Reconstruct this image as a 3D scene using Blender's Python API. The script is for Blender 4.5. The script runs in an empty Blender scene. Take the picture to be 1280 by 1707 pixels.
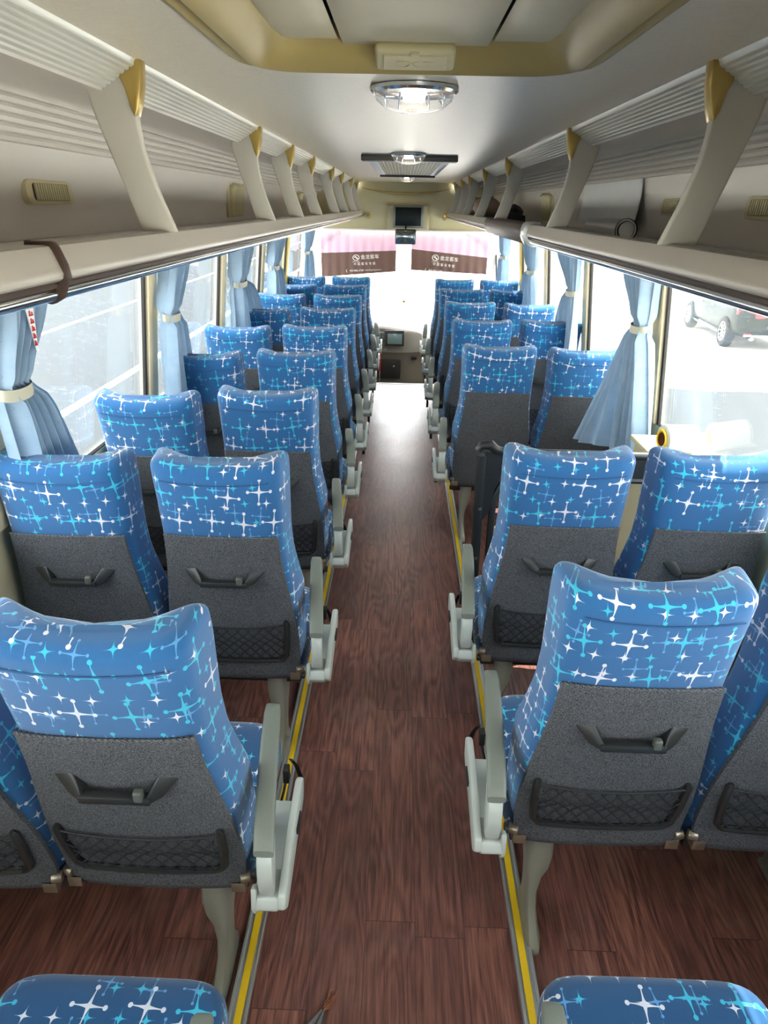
import bpy, bmesh, math, random
from mathutils import Vector, Matrix
random.seed(7)
PI = math.pi
S = bpy.context.scene
COL = S.collection

# ------------------------------------------------------------------ camera, world, sun, exposure
TH, PS, RO = .4186, .018, .0215
cd = bpy.data.cameras.new('camera')
cam = bpy.data.objects.new('camera', cd); COL.objects.link(cam)
cd.sensor_fit = 'VERTICAL'; cd.sensor_height = 36; cd.lens = 1150 / 1707 * 36
cd.clip_start = .02; cd.clip_end = 500
fwd = Vector((-math.sin(PS) * math.cos(TH), math.cos(PS) * math.cos(TH), -math.sin(TH)))
rgt = Vector((math.cos(PS), math.sin(PS), 0))
upv = rgt.cross(fwd)
c_, s_ = math.cos(RO), math.sin(RO)
R2 = rgt * c_ + upv * s_
U2 = upv * c_ - rgt * s_
cam.matrix_world = Matrix(((R2.x, U2.x, -fwd.x, -.0126), (R2.y, U2.y, -fwd.y, 0), (R2.z, U2.z, -fwd.z, 1.90), (0, 0, 0, 1)))
S.camera = cam
S.view_settings.view_transform = 'Standard'
S.view_settings.look = 'None'
S.view_settings.gamma = 1
S.view_settings.use_curve_mapping = False
S.view_settings.exposure = 1.36
S.cycles.max_bounces = 10
S.cycles.diffuse_bounces = 7
S.cycles.glossy_bounces = 4
S.cycles.transparent_max_bounces = 12
S.cycles.sample_clamp_indirect = 8
S.cycles.caustics_reflective = False
S.cycles.caustics_refractive = False
W = bpy.data.worlds.new('sky'); S.world = W; W.use_nodes = True
wn = W.node_tree
bg = wn.nodes['Background']
geo = wn.nodes.new('ShaderNodeTexCoord'); sep = wn.nodes.new('ShaderNodeSeparateXYZ')
ramp = wn.nodes.new('ShaderNodeValToRGB')
wn.links.new(geo.outputs['Generated'], sep.inputs[0]); wn.links.new(sep.outputs['Z'], ramp.inputs[0])
ramp.color_ramp.elements[0].position = 0; ramp.color_ramp.elements[0].color = (1, .985, .96, 1)
ramp.color_ramp.elements[1].position = .7; ramp.color_ramp.elements[1].color = (.90, .95, 1, 1)
wn.links.new(ramp.outputs[0], bg.inputs[0]); bg.inputs[1].default_value = 4.6
sd = bpy.data.lights.new('sun', 'SUN'); sd.energy = 8.5; sd.angle = .012; sd.color = (1, .95, .86)
sun = bpy.data.objects.new('sun', sd); COL.objects.link(sun)
el, az = math.radians(66), math.radians(28)   # az measured from +X (right) towards +Y (front)
sdir = Vector((math.cos(el) * math.cos(az), math.cos(el) * math.sin(az), math.sin(el)))
sun.rotation_euler = sdir.to_track_quat('Z', 'Y').to_euler(); sun.location = sdir * 30

# ------------------------------------------------------------------ node helper
class NT:
    def __init__(s, name):
        m = bpy.data.materials.new(name); m.use_nodes = True
        s.m = m; s.t = m.node_tree; s.n = s.t.nodes; s.l = s.t.links
        s.b = s.n['Principled BSDF']
    def put(s, sock, v):
        if isinstance(v, bpy.types.NodeSocket): s.l.new(v, sock)
        elif v is not None: sock.default_value = v
    def M(s, op, a, b=None, c=None):
        n = s.n.new('ShaderNodeMath'); n.operation = op
        for i, v in enumerate((a, b, c)): s.put(n.inputs[i], v)
        return n.outputs[0]
    def mix(s, f, a, b):
        n = s.n.new('ShaderNodeMix'); n.data_type = 'RGBA'
        s.put(n.inputs[0], f)
        for i, v in ((6, a), (7, b)):
            if isinstance(v, tuple) and len(v) == 3: v = (*v, 1)
            s.put(n.inputs[i], v)
        return n.outputs[2]
    def coord(s, kind='Object'):
        n = s.n.new('ShaderNodeTexCoord'); return n.outputs[kind]
    def xyz(s, v):
        n = s.n.new('ShaderNodeSeparateXYZ'); s.l.new(v, n.inputs[0]); return n.outputs
    def comb(s, x, y, z=0.):
        n = s.n.new('ShaderNodeCombineXYZ')
        for i, v in enumerate((x, y, z)): s.put(n.inputs[i], v)
        return n.outputs[0]
    def noise(s, v, scale, detail=3, rough=.5, dist=0):
        n = s.n.new('ShaderNodeTexNoise'); s.put(n.inputs['Vector'], v)
        n.inputs['Scale'].default_value = scale; n.inputs['Detail'].default_value = detail
        n.inputs['Roughness'].default_value = rough; n.inputs['Distortion'].default_value = dist
        return n.outputs[0]
    def white(s, v):
        n = s.n.new('ShaderNodeTexWhiteNoise'); s.put(n.inputs['Vector'], v); return n.outputs
    def rng(s, v, a, b, c=0., d=1.):
        n = s.n.new('ShaderNodeMapRange'); s.put(n.inputs[0], v)
        for i, q in enumerate((a, b, c, d)): n.inputs[i + 1].default_value = q
        return n.outputs[0]
    def bump(s, h, strength=.3, dist=.002):
        n = s.n.new('ShaderNodeBump'); s.put(n.inputs['Height'], h)
        n.inputs['Strength'].default_value = strength; n.inputs['Distance'].default_value = dist
        s.l.new(n.outputs[0], s.b.inputs['Normal'])
    def col(s, v):
        if isinstance(v, tuple) and len(v) == 3: v = (*v, 1)
        s.put(s.b.inputs['Base Color'], v)
    def fin(s, rough=.5, metal=0., spec=.5, **k):
        s.put(s.b.inputs['Roughness'], rough); s.put(s.b.inputs['Metallic'], metal)
        s.b.inputs['Specular IOR Level'].default_value = spec
        for a, v in k.items(): s.put(s.b.inputs[a.replace('_', ' ')], v)
        return s.m

def lin(r, g, b):
    f = lambda c: (c / 255 / 12.92) if c / 255 <= .04045 else ((c / 255 + .055) / 1.055) ** 2.4
    return (f(r), f(g), f(b))

def plain(name, rgb, rough=.5, metal=0., spec=.5, var=.06, scale=6., bumps=0., **k):
    n = NT(name); c = lin(*rgb)
    co = n.coord()
    f = n.noise(co, scale, 4, .6)
    n.col(n.mix(f, tuple(x * (1 - var) for x in c), tuple(min(1, x * (1 + var)) for x in c)))
    if bumps: n.bump(n.noise(co, 900, 2), bumps, .001)
    return n.fin(rough, metal, spec, **k)

def star_layer(n, u, v, cell, seed, prob, r, w, wmin, dot):
    cv = n.M('ADD', n.M('DIVIDE', v, cell), seed * 1.37)
    iv = n.M('FLOOR', cv)
    cu = n.M('ADD', n.M('DIVIDE', u, cell), n.M('ADD', n.M('MULTIPLY', n.M('MODULO', iv, 2.), .5), seed))
    iu = n.M('FLOOR', cu)
    wn = n.white(n.comb(iu, iv, seed * 3.1))
    rr = n.xyz(wn['Color'])
    fu = n.M('SUBTRACT', n.M('SUBTRACT', cu, iu), n.M('ADD', n.M('MULTIPLY', rr[0], .22), .39))
    fv = n.M('SUBTRACT', n.M('SUBTRACT', cv, iv), n.M('ADD', n.M('MULTIPLY', rr[1], .22), .39))
    fu = n.M('MULTIPLY', fu, cell); fv = n.M('MULTIPLY', fv, cell)
    a = n.M('MULTIPLY', n.M('SUBTRACT', rr[2], .5), .3)
    x = n.M('ABSOLUTE', n.M('SUBTRACT', fu, n.M('MULTIPLY', fv, a)))
    y = n.M('ABSOLUTE', n.M('MULTIPLY', n.M('ADD', fv, n.M('MULTIPLY', fu, a)), .88))
    m = n.M('MAXIMUM', x, y); q = n.M('MINIMUM', x, y)
    k = n.M('MAXIMUM', n.M('SUBTRACT', 1., n.M('DIVIDE', m, r)), 0.)
    arm = n.M('MULTIPLY', n.M('LESS_THAN', q, n.M('ADD', n.M('MULTIPLY', n.M('MULTIPLY', k, n.M('MULTIPLY', k, k)), w), wmin)), n.M('LESS_THAN', m, r))
    if dot:
        dm = n.M('SUBTRACT', m, r)
        d2 = n.M('ADD', n.M('MULTIPLY', dm, dm), n.M('MULTIPLY', q, q))
        arm = n.M('MAXIMUM', arm, n.M('LESS_THAN', d2, dot * dot))
    return n.M('MULTIPLY', arm, n.M('LESS_THAN', wn['Value'], prob)), rr[2], rr[0]

def fabric_mat(nm='starburst_fabric', rgb=(34, 92, 142)):
    n = NT(nm)
    uv = n.xyz(n.coord('UV'))
    oi = n.n.new('ShaderNodeObjectInfo')
    u = n.M('ADD', uv[0], n.M('MULTIPLY', oi.outputs['Random'], 7.3))
    v = n.M('ADD', uv[1], n.M('MULTIPLY', oi.outputs['Random'], 3.9))
    base = lin(*rgb)
    rib = n.M('SINE', n.M('MULTIPLY', u, 2400.))
    c = n.mix(n.rng(rib, -1, 1, 0, 1), tuple(x * .86 for x in base), tuple(x * 1.1 for x in base))
    wht, tur, mid = lin(206, 206, 214), lin(52, 172, 200), lin(84, 142, 190)
    m3, a3, b3 = star_layer(n, u, v, .088, 5., .62, .025, .0026, .0007, .0030)
    c = n.mix(m3, c, mid)
    m2, a2, b2 = star_layer(n, u, v, .060, 2., .78, .018, .0050, .0001, 0)
    c = n.mix(m2, c, n.mix(n.M('GREATER_THAN', a2, .5), tur, wht))
    m1, a1, b1 = star_layer(n, u, v, .099, 1., .88, .034, .0044, .0010, .0048)
    c = n.mix(m1, c, n.mix(n.M('GREATER_THAN', a1, .52), tur, wht))
    n.col(c); n.bump(rib, .25, .001)
    return n.fin(.85, 0, .25, Sheen_Weight=.35)

def charcoal_mat():
    n = NT('charcoal_weave')
    co = n.coord()
    w = n.noise(co, 420, 2, .7)
    p = n.xyz(co)
    wv = n.M('SINE', n.M('MULTIPLY', n.M('ADD', p[2], n.M('MULTIPLY', p[0], .35)), 1500.))
    f = n.rng(n.M('ADD', n.M('MULTIPLY', w, 1.), n.M('MULTIPLY', wv, .08)), .35, .68, 0, 1)
    big = n.noise(co, 7, 3)
    c = n.mix(f, lin(26, 28, 31), lin(112, 113, 116))
    c = n.mix(n.rng(big, .4, .75, 0, .25), c, lin(100, 100, 106))
    n.col(c); n.bump(w, .4, .002)
    return n.fin(.93, 0, .2)

def wood_mat():
    n = NT('wood_plank_vinyl')
    p = n.xyz(n.coord())
    PW, PL = .142, .92
    cx = n.M('ADD', n.M('DIVIDE', p[0], PW), 50.45)
    ix = n.M('FLOOR', cx)
    o = n.white(n.comb(ix, 3.))['Value']
    cy = n.M('ADD', n.M('DIVIDE', p[1], PL), n.M('MULTIPLY', o, 5.))
    iy = n.M('FLOOR', cy)
    wv = n.white(n.comb(ix, iy, 1.))
    rr = n.xyz(wv['Color'])
    yy = n.M('ADD', p[1], n.M('MULTIPLY', rr[0], 20.))
    g1 = n.noise(n.comb(n.M('MULTIPLY', p[0], 70.), n.M('MULTIPLY', yy, 1.9), 0.), 1.6, 6, .65, .4)
    g2 = n.noise(n.comb(n.M('MULTIPLY', p[0], 230.), n.M('MULTIPLY', yy, 7.), 2.), 1.5, 3, .6)
    warp = n.noise(n.comb(n.M('MULTIPLY', p[0], 6.), n.M('MULTIPLY', yy, 1.0), 5.), 1., 2, .5)
    ring = n.M('SINE', n.M('MULTIPLY', warp, 95.))
    f = n.M('ADD', n.M('ADD', n.M('MULTIPLY', g1, .6), n.M('MULTIPLY', g2, .42)), n.M('MULTIPLY', ring, .05))
    f = n.rng(f, .34, .66, 0, 1)
    c = n.mix(f, lin(62, 32, 30), lin(176, 122, 102))
    mid = n.mix(n.rng(f, .2, .9, 0, 1), lin(88, 50, 46), lin(142, 88, 76))
    c = n.mix(.5, c, mid)
    c = n.mix(n.M('MULTIPLY', rr[1], .45), c, lin(76, 46, 44))
    ex = n.M('ABSOLUTE', n.M('SUBTRACT', n.M('SUBTRACT', cx, ix), .5)); ey = n.M('ABSOLUTE', n.M('SUBTRACT', n.M('SUBTRACT', cy, iy), .5))
    seam = n.M('MAXIMUM', n.M('GREATER_THAN', ex, .493), n.M('GREATER_THAN', ey, .4985))
    c = n.mix(n.M('MULTIPLY', seam, .55), c, lin(34, 20, 20))
    dust = n.noise(n.coord(), 3., 5, .7)
    c = n.mix(n.rng(dust, .52, .8, 0, .22), c, lin(150, 138, 130))
    n.col(c); n.bump(g2, .15, .001)
    return n.fin(n.rng(dust, .3, .7, .32, .42), 0, .5, Coat_Weight=.3, Coat_Roughness=.24)

def ceiling_mat():
    n = NT('ceiling_liner')
    co = n.coord(); p = n.xyz(co)
    g = n.noise(n.comb(n.M('MULTIPLY', p[0], 12.), n.M('MULTIPLY', p[1], 90.), 0.), 2., 4, .7)
    h = n.noise(n.comb(n.M('MULTIPLY', p[0], 160.), n.M('MULTIPLY', p[1], 20.), 0.), 2., 3, .7)
    f = n.rng(n.M('ADD', n.M('MULTIPLY', g, .5), n.M('MULTIPLY', h, .5)), .3, .7, 0, 1)
    n.col(n.mix(f, lin(224, 214, 194), lin(246, 238, 220))); n.bump(g, .15, .001)
    return n.fin(.36, 0, .6)

def ground_mat():
    n = NT('road_paving_shade_bounce')
    p = n.xyz(n.coord('Generated')); co = n.coord()
    q = n.xyz(co)
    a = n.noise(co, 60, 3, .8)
    asp_shade = n.mix(a, lin(42, 44, 46), lin(60, 62, 64))
    pav_bounce = n.mix(n.noise(co, 1.2, 5), lin(214, 208, 198), lin(240, 234, 224))
    right = n.M('MULTIPLY', n.M('GREATER_THAN', q[0], .5), n.M('GREATER_THAN', q[1], n.M('ADD', n.M('MULTIPLY', n.noise(co, .5, 5), 2.4), 11.6)))  # cast shade on the near right ground painted as asphalt, with a noisy edge
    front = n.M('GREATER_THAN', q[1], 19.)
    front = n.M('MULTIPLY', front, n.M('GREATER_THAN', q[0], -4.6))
    left = n.M('LESS_THAN', q[0], -12.)  # unseen bright paving, added to bounce light up to ceiling and racks
    side = n.M('GREATER_THAN', q[0], n.M('ADD', n.M('MULTIPLY', n.M('MAXIMUM', q[1], 0.), .70), 2.2))  # more added bounce paving, out of view on the right
    c = n.mix(n.M('MAXIMUM', n.M('MAXIMUM', right, front), n.M('MAXIMUM', left, side)), asp_shade, pav_bounce)
    def stripe(x0, wd): return n.M('LESS_THAN', n.M('ABSOLUTE', n.M('SUBTRACT', q[0], x0)), wd)
    s1 = n.M('MAXIMUM', stripe(-5.2, .09), stripe(-8.8, .08))
    c = n.mix(n.M('MULTIPLY', s1, .85), c, lin(236, 236, 228))
    c = n.mix(n.M('MULTIPLY', stripe(-14.5, .12), .7), c, lin(226, 200, 120))
    c = n.mix(n.M('MULTIPLY', stripe(3.6, .06), .35), c, lin(200, 200, 200))
    n.col(c)
    return n.fin(.9, 0, .3)

def glass_mat(name='window_glass', haze=.022, tint=(.84, .87, .87)):
    n = NT(name); n.n.remove(n.b)
    out = n.n['Material Output']
    tr = n.n.new('ShaderNodeBsdfTransparent'); tr.inputs[0].default_value = (*tint, 1)
    gl = n.n.new('ShaderNodeBsdfGlossy'); gl.inputs['Roughness'].default_value = .02
    df = n.n.new('ShaderNodeBsdfDiffuse'); df.inputs[0].default_value = (.8, .83, .85, 1)
    tl = n.n.new('ShaderNodeBsdfTranslucent'); tl.inputs[0].default_value = (.8, .83, .85, 1)
    ge = n.n.new('ShaderNodeNewGeometry'); dp = n.n.new('ShaderNodeVectorMath'); dp.operation = 'DOT_PRODUCT'
    n.l.new(ge.outputs['Normal'], dp.inputs[0]); n.l.new(ge.outputs['Incoming'], dp.inputs[1])
    frs = n.M('ADD', n.M('MULTIPLY', n.M('POWER', n.M('SUBTRACT', 1., n.M('ABSOLUTE', dp.outputs['Value'])), 5.), .9), .035)
    mh = n.n.new('ShaderNodeMixShader'); mh.inputs[0].default_value = .5
    n.l.new(df.outputs[0], mh.inputs[1]); n.l.new(tl.outputs[0], mh.inputs[2])
    m1 = n.n.new('ShaderNodeMixShader'); m2 = n.n.new('ShaderNodeMixShader')
    dirt = n.noise(n.coord(), 9, 5, .7)
    n.l.new(n.rng(dirt, .2, .8, haze * .6, haze * 1.4), m1.inputs[0])
    n.l.new(tr.outputs[0], m1.inputs[1]); n.l.new(mh.outputs[0], m1.inputs[2])
    n.l.new(frs, m2.inputs[0]); n.l.new(m1.outputs[0], m2.inputs[1]); n.l.new(gl.outputs[0], m2.inputs[2])
    n.l.new(m2.outputs[0], out.inputs[0])
    return n.m

def curtain_mat():
    n = NT('pale_blue_curtain'); out = n.n['Material Output']
    co = n.coord(); uv = n.xyz(n.coord('UV'))
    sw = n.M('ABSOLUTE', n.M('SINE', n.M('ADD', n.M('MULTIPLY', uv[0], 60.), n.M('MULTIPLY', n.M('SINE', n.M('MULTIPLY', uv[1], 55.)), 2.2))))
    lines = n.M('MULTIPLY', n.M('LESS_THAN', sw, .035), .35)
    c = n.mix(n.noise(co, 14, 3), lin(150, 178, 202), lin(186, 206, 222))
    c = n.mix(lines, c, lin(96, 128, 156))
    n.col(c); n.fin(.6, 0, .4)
    tl = n.n.new('ShaderNodeBsdfTranslucent'); n.l.new(c, tl.inputs[0])
    mx = n.n.new('ShaderNodeMixShader'); mx.inputs[0].default_value = .28
    n.l.new(n.b.outputs[0], mx.inputs[1]); n.l.new(tl.outputs[0], mx.inputs[2]); n.l.new(mx.outputs[0], out.inputs[0])
    return n.m

def cloth_mat(name, rgb, tr=.35):
    n = NT(name); out = n.n['Material Output']; c = lin(*rgb)
    cc = n.mix(n.noise(n.coord(), 9, 3), tuple(x * .92 for x in c), tuple(min(1, x * 1.06) for x in c))
    n.col(cc); n.fin(.8, 0, .2)
    tl = n.n.new('ShaderNodeBsdfTranslucent'); n.l.new(cc, tl.inputs[0])
    mx = n.n.new('ShaderNodeMixShader'); mx.inputs[0].default_value = tr
    n.l.new(n.b.outputs[0], mx.inputs[1]); n.l.new(tl.outputs[0], mx.inputs[2]); n.l.new(mx.outputs[0], out.inputs[0])
    return n.m

M = dict(
    fabric=fabric_mat(), cfabric=fabric_mat('starburst_cushion_fabric', (20, 72, 114)), charcoal=charcoal_mat(), wood=wood_mat(), ceiling=ceiling_mat(), ground=ground_mat(),
    glass=glass_mat(), clear=glass_mat('windscreen_glass', .02, (.97, .98, .98)), curtain=curtain_mat(),
    black=plain('black_plastic', (34, 35, 34), .42), net=plain('net_cord', (20, 20, 24), .7),
    pad=plain('armrest_pad', (112, 116, 106), .45, bumps=.1), shell=plain('armrest_shell', (178, 182, 174), .38, var=.1),
    knob=plain('grey_knob', (78, 80, 74), .4), leg=plain('cast_leg', (138, 138, 126), .4, .35, var=.15),
    plate=plain('steel_bracket', (150, 138, 122), .35, .8), chrome=plain('chrome', (225, 226, 228), .12, 1.),
    alu=plain('brushed_aluminium', (196, 198, 196), .32, .75), yellow=plain('yellow_strip', (232, 190, 30), .5, var=.12, scale=20),
    wallgrey=plain('rack_liner_grey', (214, 208, 202), .34, 0, .6, .03, 3), beige=plain('beige_panel', (196, 184, 150), .5),
    cream=plain('cream_moulding', (205, 196, 158), .45), pillar=plain('rack_pillar', (192, 187, 176), .35),
    gold=plain('gold_cap', (176, 150, 84), .3, .6, var=.1), hatch=plain('ochre_moulding', (176, 156, 98), .4, 0, .5, .08),
    hatchp=plain('hatch_panel', (216, 204, 172), .5, bumps=.2), lip=plain('rack_lip_grey', (158, 150, 140), .34, .0, .5, .04),
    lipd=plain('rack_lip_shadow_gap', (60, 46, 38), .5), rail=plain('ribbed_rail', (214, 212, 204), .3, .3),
    brown=plain('brown_cover', (60, 42, 32), .5, 0, .3), post=plain('window_post_cream', (226, 206, 168), .55, var=.08, scale=12),
    gasket=plain('rubber_gasket', (40, 36, 34), .6), dash=plain('dash_grey_beige', (128, 118, 104), .55),
    dashd=plain('dash_dark', (52, 46, 42), .5), screen=plain('dark_screen', (8, 20, 22), .35, 0, .2), bezel=plain('silver_bezel', (120, 124, 122), .35, .4),
    tvw=plain('recess_panel', (176, 168, 138), .5), pink=cloth_mat('pink_shade', (222, 190, 214), .13),
    shade=cloth_mat('brown_shade', (120, 96, 90), .25), white=plain('white_ink', (240, 236, 230), .6, var=.02),
    tie=plain('tieback_beige', (188, 182, 160), .6), red=plain('red_ink', (206, 40, 34), .6, var=.03),
    film=plain('stretch_film', (236, 234, 214), .18, 0, .6, Transmission_Weight=.25), core=plain('yellow_core', (248, 200, 20), .4),
    welt=plain('blue_piping', (34, 78, 124), .85), coreb=plain('cardboard_brown', (150, 92, 60), .8), carb=plain('car_paint_black', (26, 34, 32), .38, 0, .18),
    tyre=plain('tyre_rubber', (30, 30, 30), .8), rim=plain('alloy_rim', (190, 192, 196), .2, .9),
    tail=plain('tail_light_red', (214, 20, 40), .2), card=plain('white_board', (222, 224, 226), .5),
    strap=plain('black_strap', (22, 22, 24), .6), shoe=plain('black_shoe', (20, 20, 22), .5), cloth=plain('brown_cloth', (150, 134, 118), .9, var=.35, scale=30),
    greycloth=plain('grey_cloth', (112, 108, 106), .9, var=.2, scale=40), cgreen=plain('button_cluster', (120, 140, 136), .4),
    bulb=plain('lamp_bulb', (255, 236, 204), .5, Emission_Color=(1, .86, .66, 1), Emission_Strength=10.), lampglass=glass_mat('lamp_lens', .10, (.95, .96, .97)), metald=plain('dark_grille', (92, 90, 84), .5, .3), ypole=plain('yellow_pillar_trim', (214, 182, 84), .5),
    floor2=plain('grey_front_floor', (84, 78, 74), .6),
)

# ------------------------------------------------------------------ mesh builder
class MB:
    def __init__(s): s.v = []; s.f = []; s.uv = {}; s.mi = []; s.cur = 0
    def add(s, vs, fs, uvs=None):
        o = len(s.v); s.v += [tuple(v) for v in vs]
        for i, f in enumerate(fs):
            s.f.append(tuple(o + k for k in f)); s.mi.append(s.cur)
            if uvs: s.uv[len(s.f) - 1] = [uvs[k] for k in f]
        return s
    def box(s, c, d, rot=None):
        x, y, z = (q / 2 for q in d); vs = [Vector((i * x, j * y, k * z)) for i in (-1, 1) for j in (-1, 1) for k in (-1, 1)]
        if rot: 
            R = Matrix.Rotation(rot[0], 3, 'X') @ Matrix.Rotation(rot[1], 3, 'Y') @ Matrix.Rotation(rot[2], 3, 'Z'); vs = [R @ v for v in vs]
        vs = [v + Vector(c) for v in vs]
        return s.add(vs, [(0, 1, 3, 2), (4, 6, 7, 5), (0, 4, 5, 1), (2, 3, 7, 6), (0, 2, 6, 4), (1, 5, 7, 3)])
    def loft(s, rings, closed=True, cap=True, uvs=None):
        n = len(rings[0]); vs = [p for r in rings for p in r]; fs = []; uu = None
        o = len(s.v)
        for k in range(len(rings) - 1):
            for i in range(n if closed else n - 1):
                j = (i + 1) % n; fs.append((k * n + i, k * n + j, (k + 1) * n + j, (k + 1) * n + i))
        if cap and closed: fs.append(tuple(range(n))[::-1]); fs.append(tuple((len(rings) - 1) * n + i for i in range(n)))
        return s.add(vs, fs, uvs)
    def tube(s, pts, r, seg=8, cap=True, flat=1.):
        pts = [Vector(p) for p in pts]; rs = r if isinstance(r, (list, tuple)) else [r] * len(pts)
        rings = []; up = Vector((0, 0, 1)); prev = None
        for i, p in enumerate(pts):
            t = (pts[min(i + 1, len(pts) - 1)] - pts[max(i - 1, 0)]).normalized()
            a = prev if prev is not None else (up if abs(t.z) < .9 else Vector((1, 0, 0)))
            b = t.cross(a).normalized(); a = b.cross(t).normalized(); prev = a
            rings.append([p + (a * math.cos(2 * PI * k / seg) * flat + b * math.sin(2 * PI * k / seg)) * rs[i] for k in range(seg)])
        return s.loft(rings, True, cap)
    def prism(s, poly, axis, a, b):
        def P(p, t): return {'x': (t, p[0], p[1]), 'y': (p[0], t, p[1]), 'z': (p[0], p[1], t)}[axis]
        n = len(poly); vs = [P(p, a) for p in poly] + [P(p, b) for p in poly]
        fs = [(i, (i + 1) % n, n + (i + 1) % n, n + i) for i in range(n)] + [tuple(range(n))[::-1], tuple(range(n, 2 * n))]
        return s.add(vs, fs)
    def lathe(s, prof, c=(0, 0, 0), axis='z', seg=24, cap=True):
        rings = []
        for r, h in prof:
            ring = []
            for k in range(seg):
                a = 2 * PI * k / seg; x, y = r * math.cos(a), r * math.sin(a)
                p = {'z': (x, y, h), 'x': (h, x, y), 'y': (x, h, y)}[axis]
                ring.append((p[0] + c[0], p[1] + c[1], p[2] + c[2]))
            rings.append(ring)
        return s.loft(rings, True, cap)
    def grid(s, P, nu, nv, uvf=None):
        vs = []; uvs = []
        for j in range(nv + 1):
            for i in range(nu + 1):
                vs.append(P(i / nu, j / nv)); uvs.append(uvf(i / nu, j / nv) if uvf else (0, 0))
        fs = [(j * (nu + 1) + i, j * (nu + 1) + i + 1, (j + 1) * (nu + 1) + i + 1, (j + 1) * (nu + 1) + i) for j in range(nv) for i in range(nu)]
        return s.add(vs, fs, uvs if uvf else None)
    def mesh(s, name, mats, bevel=0., smooth=True, seg=2, ang=35, merge=True, fixn=True):
        me = bpy.data.meshes.new(name); me.from_pydata(s.v, [], s.f)
        for m in (mats if isinstance(mats, (list, tuple)) else [mats]): me.materials.append(m)
        for p, mi in zip(me.polygons, s.mi): p.material_index = mi
        if s.uv:
            ul = me.uv_layers.new(name='UVMap')
            for p in me.polygons:
                q = s.uv.get(p.index)
                if q:
                    for li, c in zip(p.loop_indices, q): ul.data[li].uv = c
        bm = bmesh.new(); bm.from_mesh(me)
        if merge: bmesh.ops.remove_doubles(bm, verts=bm.verts, dist=1e-5)
        if fixn: bmesh.ops.recalc_face_normals(bm, faces=bm.faces)
        if bevel:
            es = [e for e in bm.edges if len(e.link_faces) == 2 and e.calc_face_angle(0) > math.radians(ang)]
            bmesh.ops.bevel(bm, geom=es, offset=bevel, segments=seg, profile=.5, affect='EDGES', clamp_overlap=True)
        if smooth:
            for f in bm.faces: f.smooth = True
            for e in bm.edges:
                if len(e.link_faces) == 2 and e.calc_face_angle(0) > math.radians(40): e.smooth = False
        bm.to_mesh(me); bm.free()
        return me

def link(name, me, parent=None, loc=None, rot=None):
    o = bpy.data.objects.new(name, me); COL.objects.link(o); o.parent = parent
    if loc: o.location = loc
    if rot: o.rotation_euler = rot
    return o
def obj(name, mb, mat, parent=None, bevel=0., **k):
    return link(name, mb.mesh(name, mat, bevel, **k), parent)
def tag(o, label=None, cat=None, group=None, kind=None):
    for a, v in (('label', label), ('category', cat), ('group', group), ('kind', kind)):
        if v: o[a] = v
    return o
def thing(name, label, cat, loc=(0, 0, 0), rot=(0, 0, 0), group=None):
    o = bpy.data.objects.new(name, None); COL.objects.link(o); o.location = loc; o.rotation_euler = rot
    o.empty_display_size = .1
    return tag(o, label, cat, group)
def struct(name, mb, mat, bevel=0., parent=None, **k):
    o = obj(name, mb, mat, parent, bevel, **k)
    if parent is None: o['kind'] = 'structure'
    return o
def lerp(tab, x):
    if x <= tab[0][0]: return tab[0][1:]
    for a, b in zip(tab, tab[1:]):
        if x <= b[0]:
            t = (x - a[0]) / (b[0] - a[0]); return [p + (q - p) * t for p, q in zip(a[1:], b[1:])]
    return tab[-1][1:]
def sm(t): t = max(0, min(1, t)); return t * t * (3 - 2 * t)

# ------------------------------------------------------------------ the shell of the coach
Y0, Y1 = -.95, 9.62
WX = lambda z: 1.24 + (.98 - z) * .10        # inner face of the side wall at height z
WZ0, WZ1 = .95, 1.66                         # window opening
FE = 7.95                                    # front end of the raised floor
b = MB(); b.box((0, (Y0 + FE) / 2, -.02), (2.7, FE - Y0, .04)); struct('floor', b, M['wood'])
b = MB(); b.box((0, FE + .012, -.01), (2.66, .03, .028)); struct('trim_1', b, M['alu'], .004)
b = MB(); b.box((0, (FE + 10.3) / 2 + .02, -.49), (2.7, 10.3 - FE, .04)); b.box((0, FE + .01, -.26), (2.66, .02, .46)); struct('floor_front', b, M['floor2'])
# seat rails with the yellow strip
for sx, nm in ((-1, 'trim_2'), (1, 'trim_3')):
    b = MB(); b.box((sx * .376, (Y0 + FE) / 2, .006), (.05, FE - Y0 - .02, .012)); b.box((sx * .355, (Y0 + FE) / 2, .009), (.008, FE - Y0 - .02, .018)); b.box((sx * .397, (Y0 + FE) / 2, .009), (.008, FE - Y0 - .02, .018))
    r = struct(nm, b, M['alu'], .0015)
    b = MB(); b.box((sx * .374, (Y0 + FE) / 2, .0135), (.019, FE - Y0 - .04, .003)); obj('yellow_strip', b, M['yellow'], r)

def sweep(prof, y0, y1, name, mat, th=.012, out=1, kind=True, parent=None, n=24):
    "an open profile of (x, z) points carried along the coach as a sheet with thickness"
    b = MB(); N = len(prof); nor = []
    for i in range(N):
        p, q = prof[max(i - 1, 0)], prof[min(i + 1, N - 1)]
        dx, dz = q[0] - p[0], q[1] - p[1]; L = math.hypot(dx, dz) or 1
        nor.append((-dz / L * th * out, dx / L * th * out))
    loop = list(prof) + [(prof[i][0] + nor[i][0], prof[i][1] + nor[i][1]) for i in range(N - 1, -1, -1)]
    b.loft([[(x, y, z) for x, z in loop] for y in [y0 + (y1 - y0) * k / n for k in range(n + 1)]])
    o = obj(name, b, mat, parent)
    if kind: o['kind'] = 'structure'
    return o

CZ = 2.165
prof = [(x, CZ - .006 * (x / .58) ** 2) for x in [-.58 + 1.16 * i / 16 for i in range(17)]]
HX, HY0, HY1 = .33, .30, 1.655      # roof hatch opening
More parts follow.
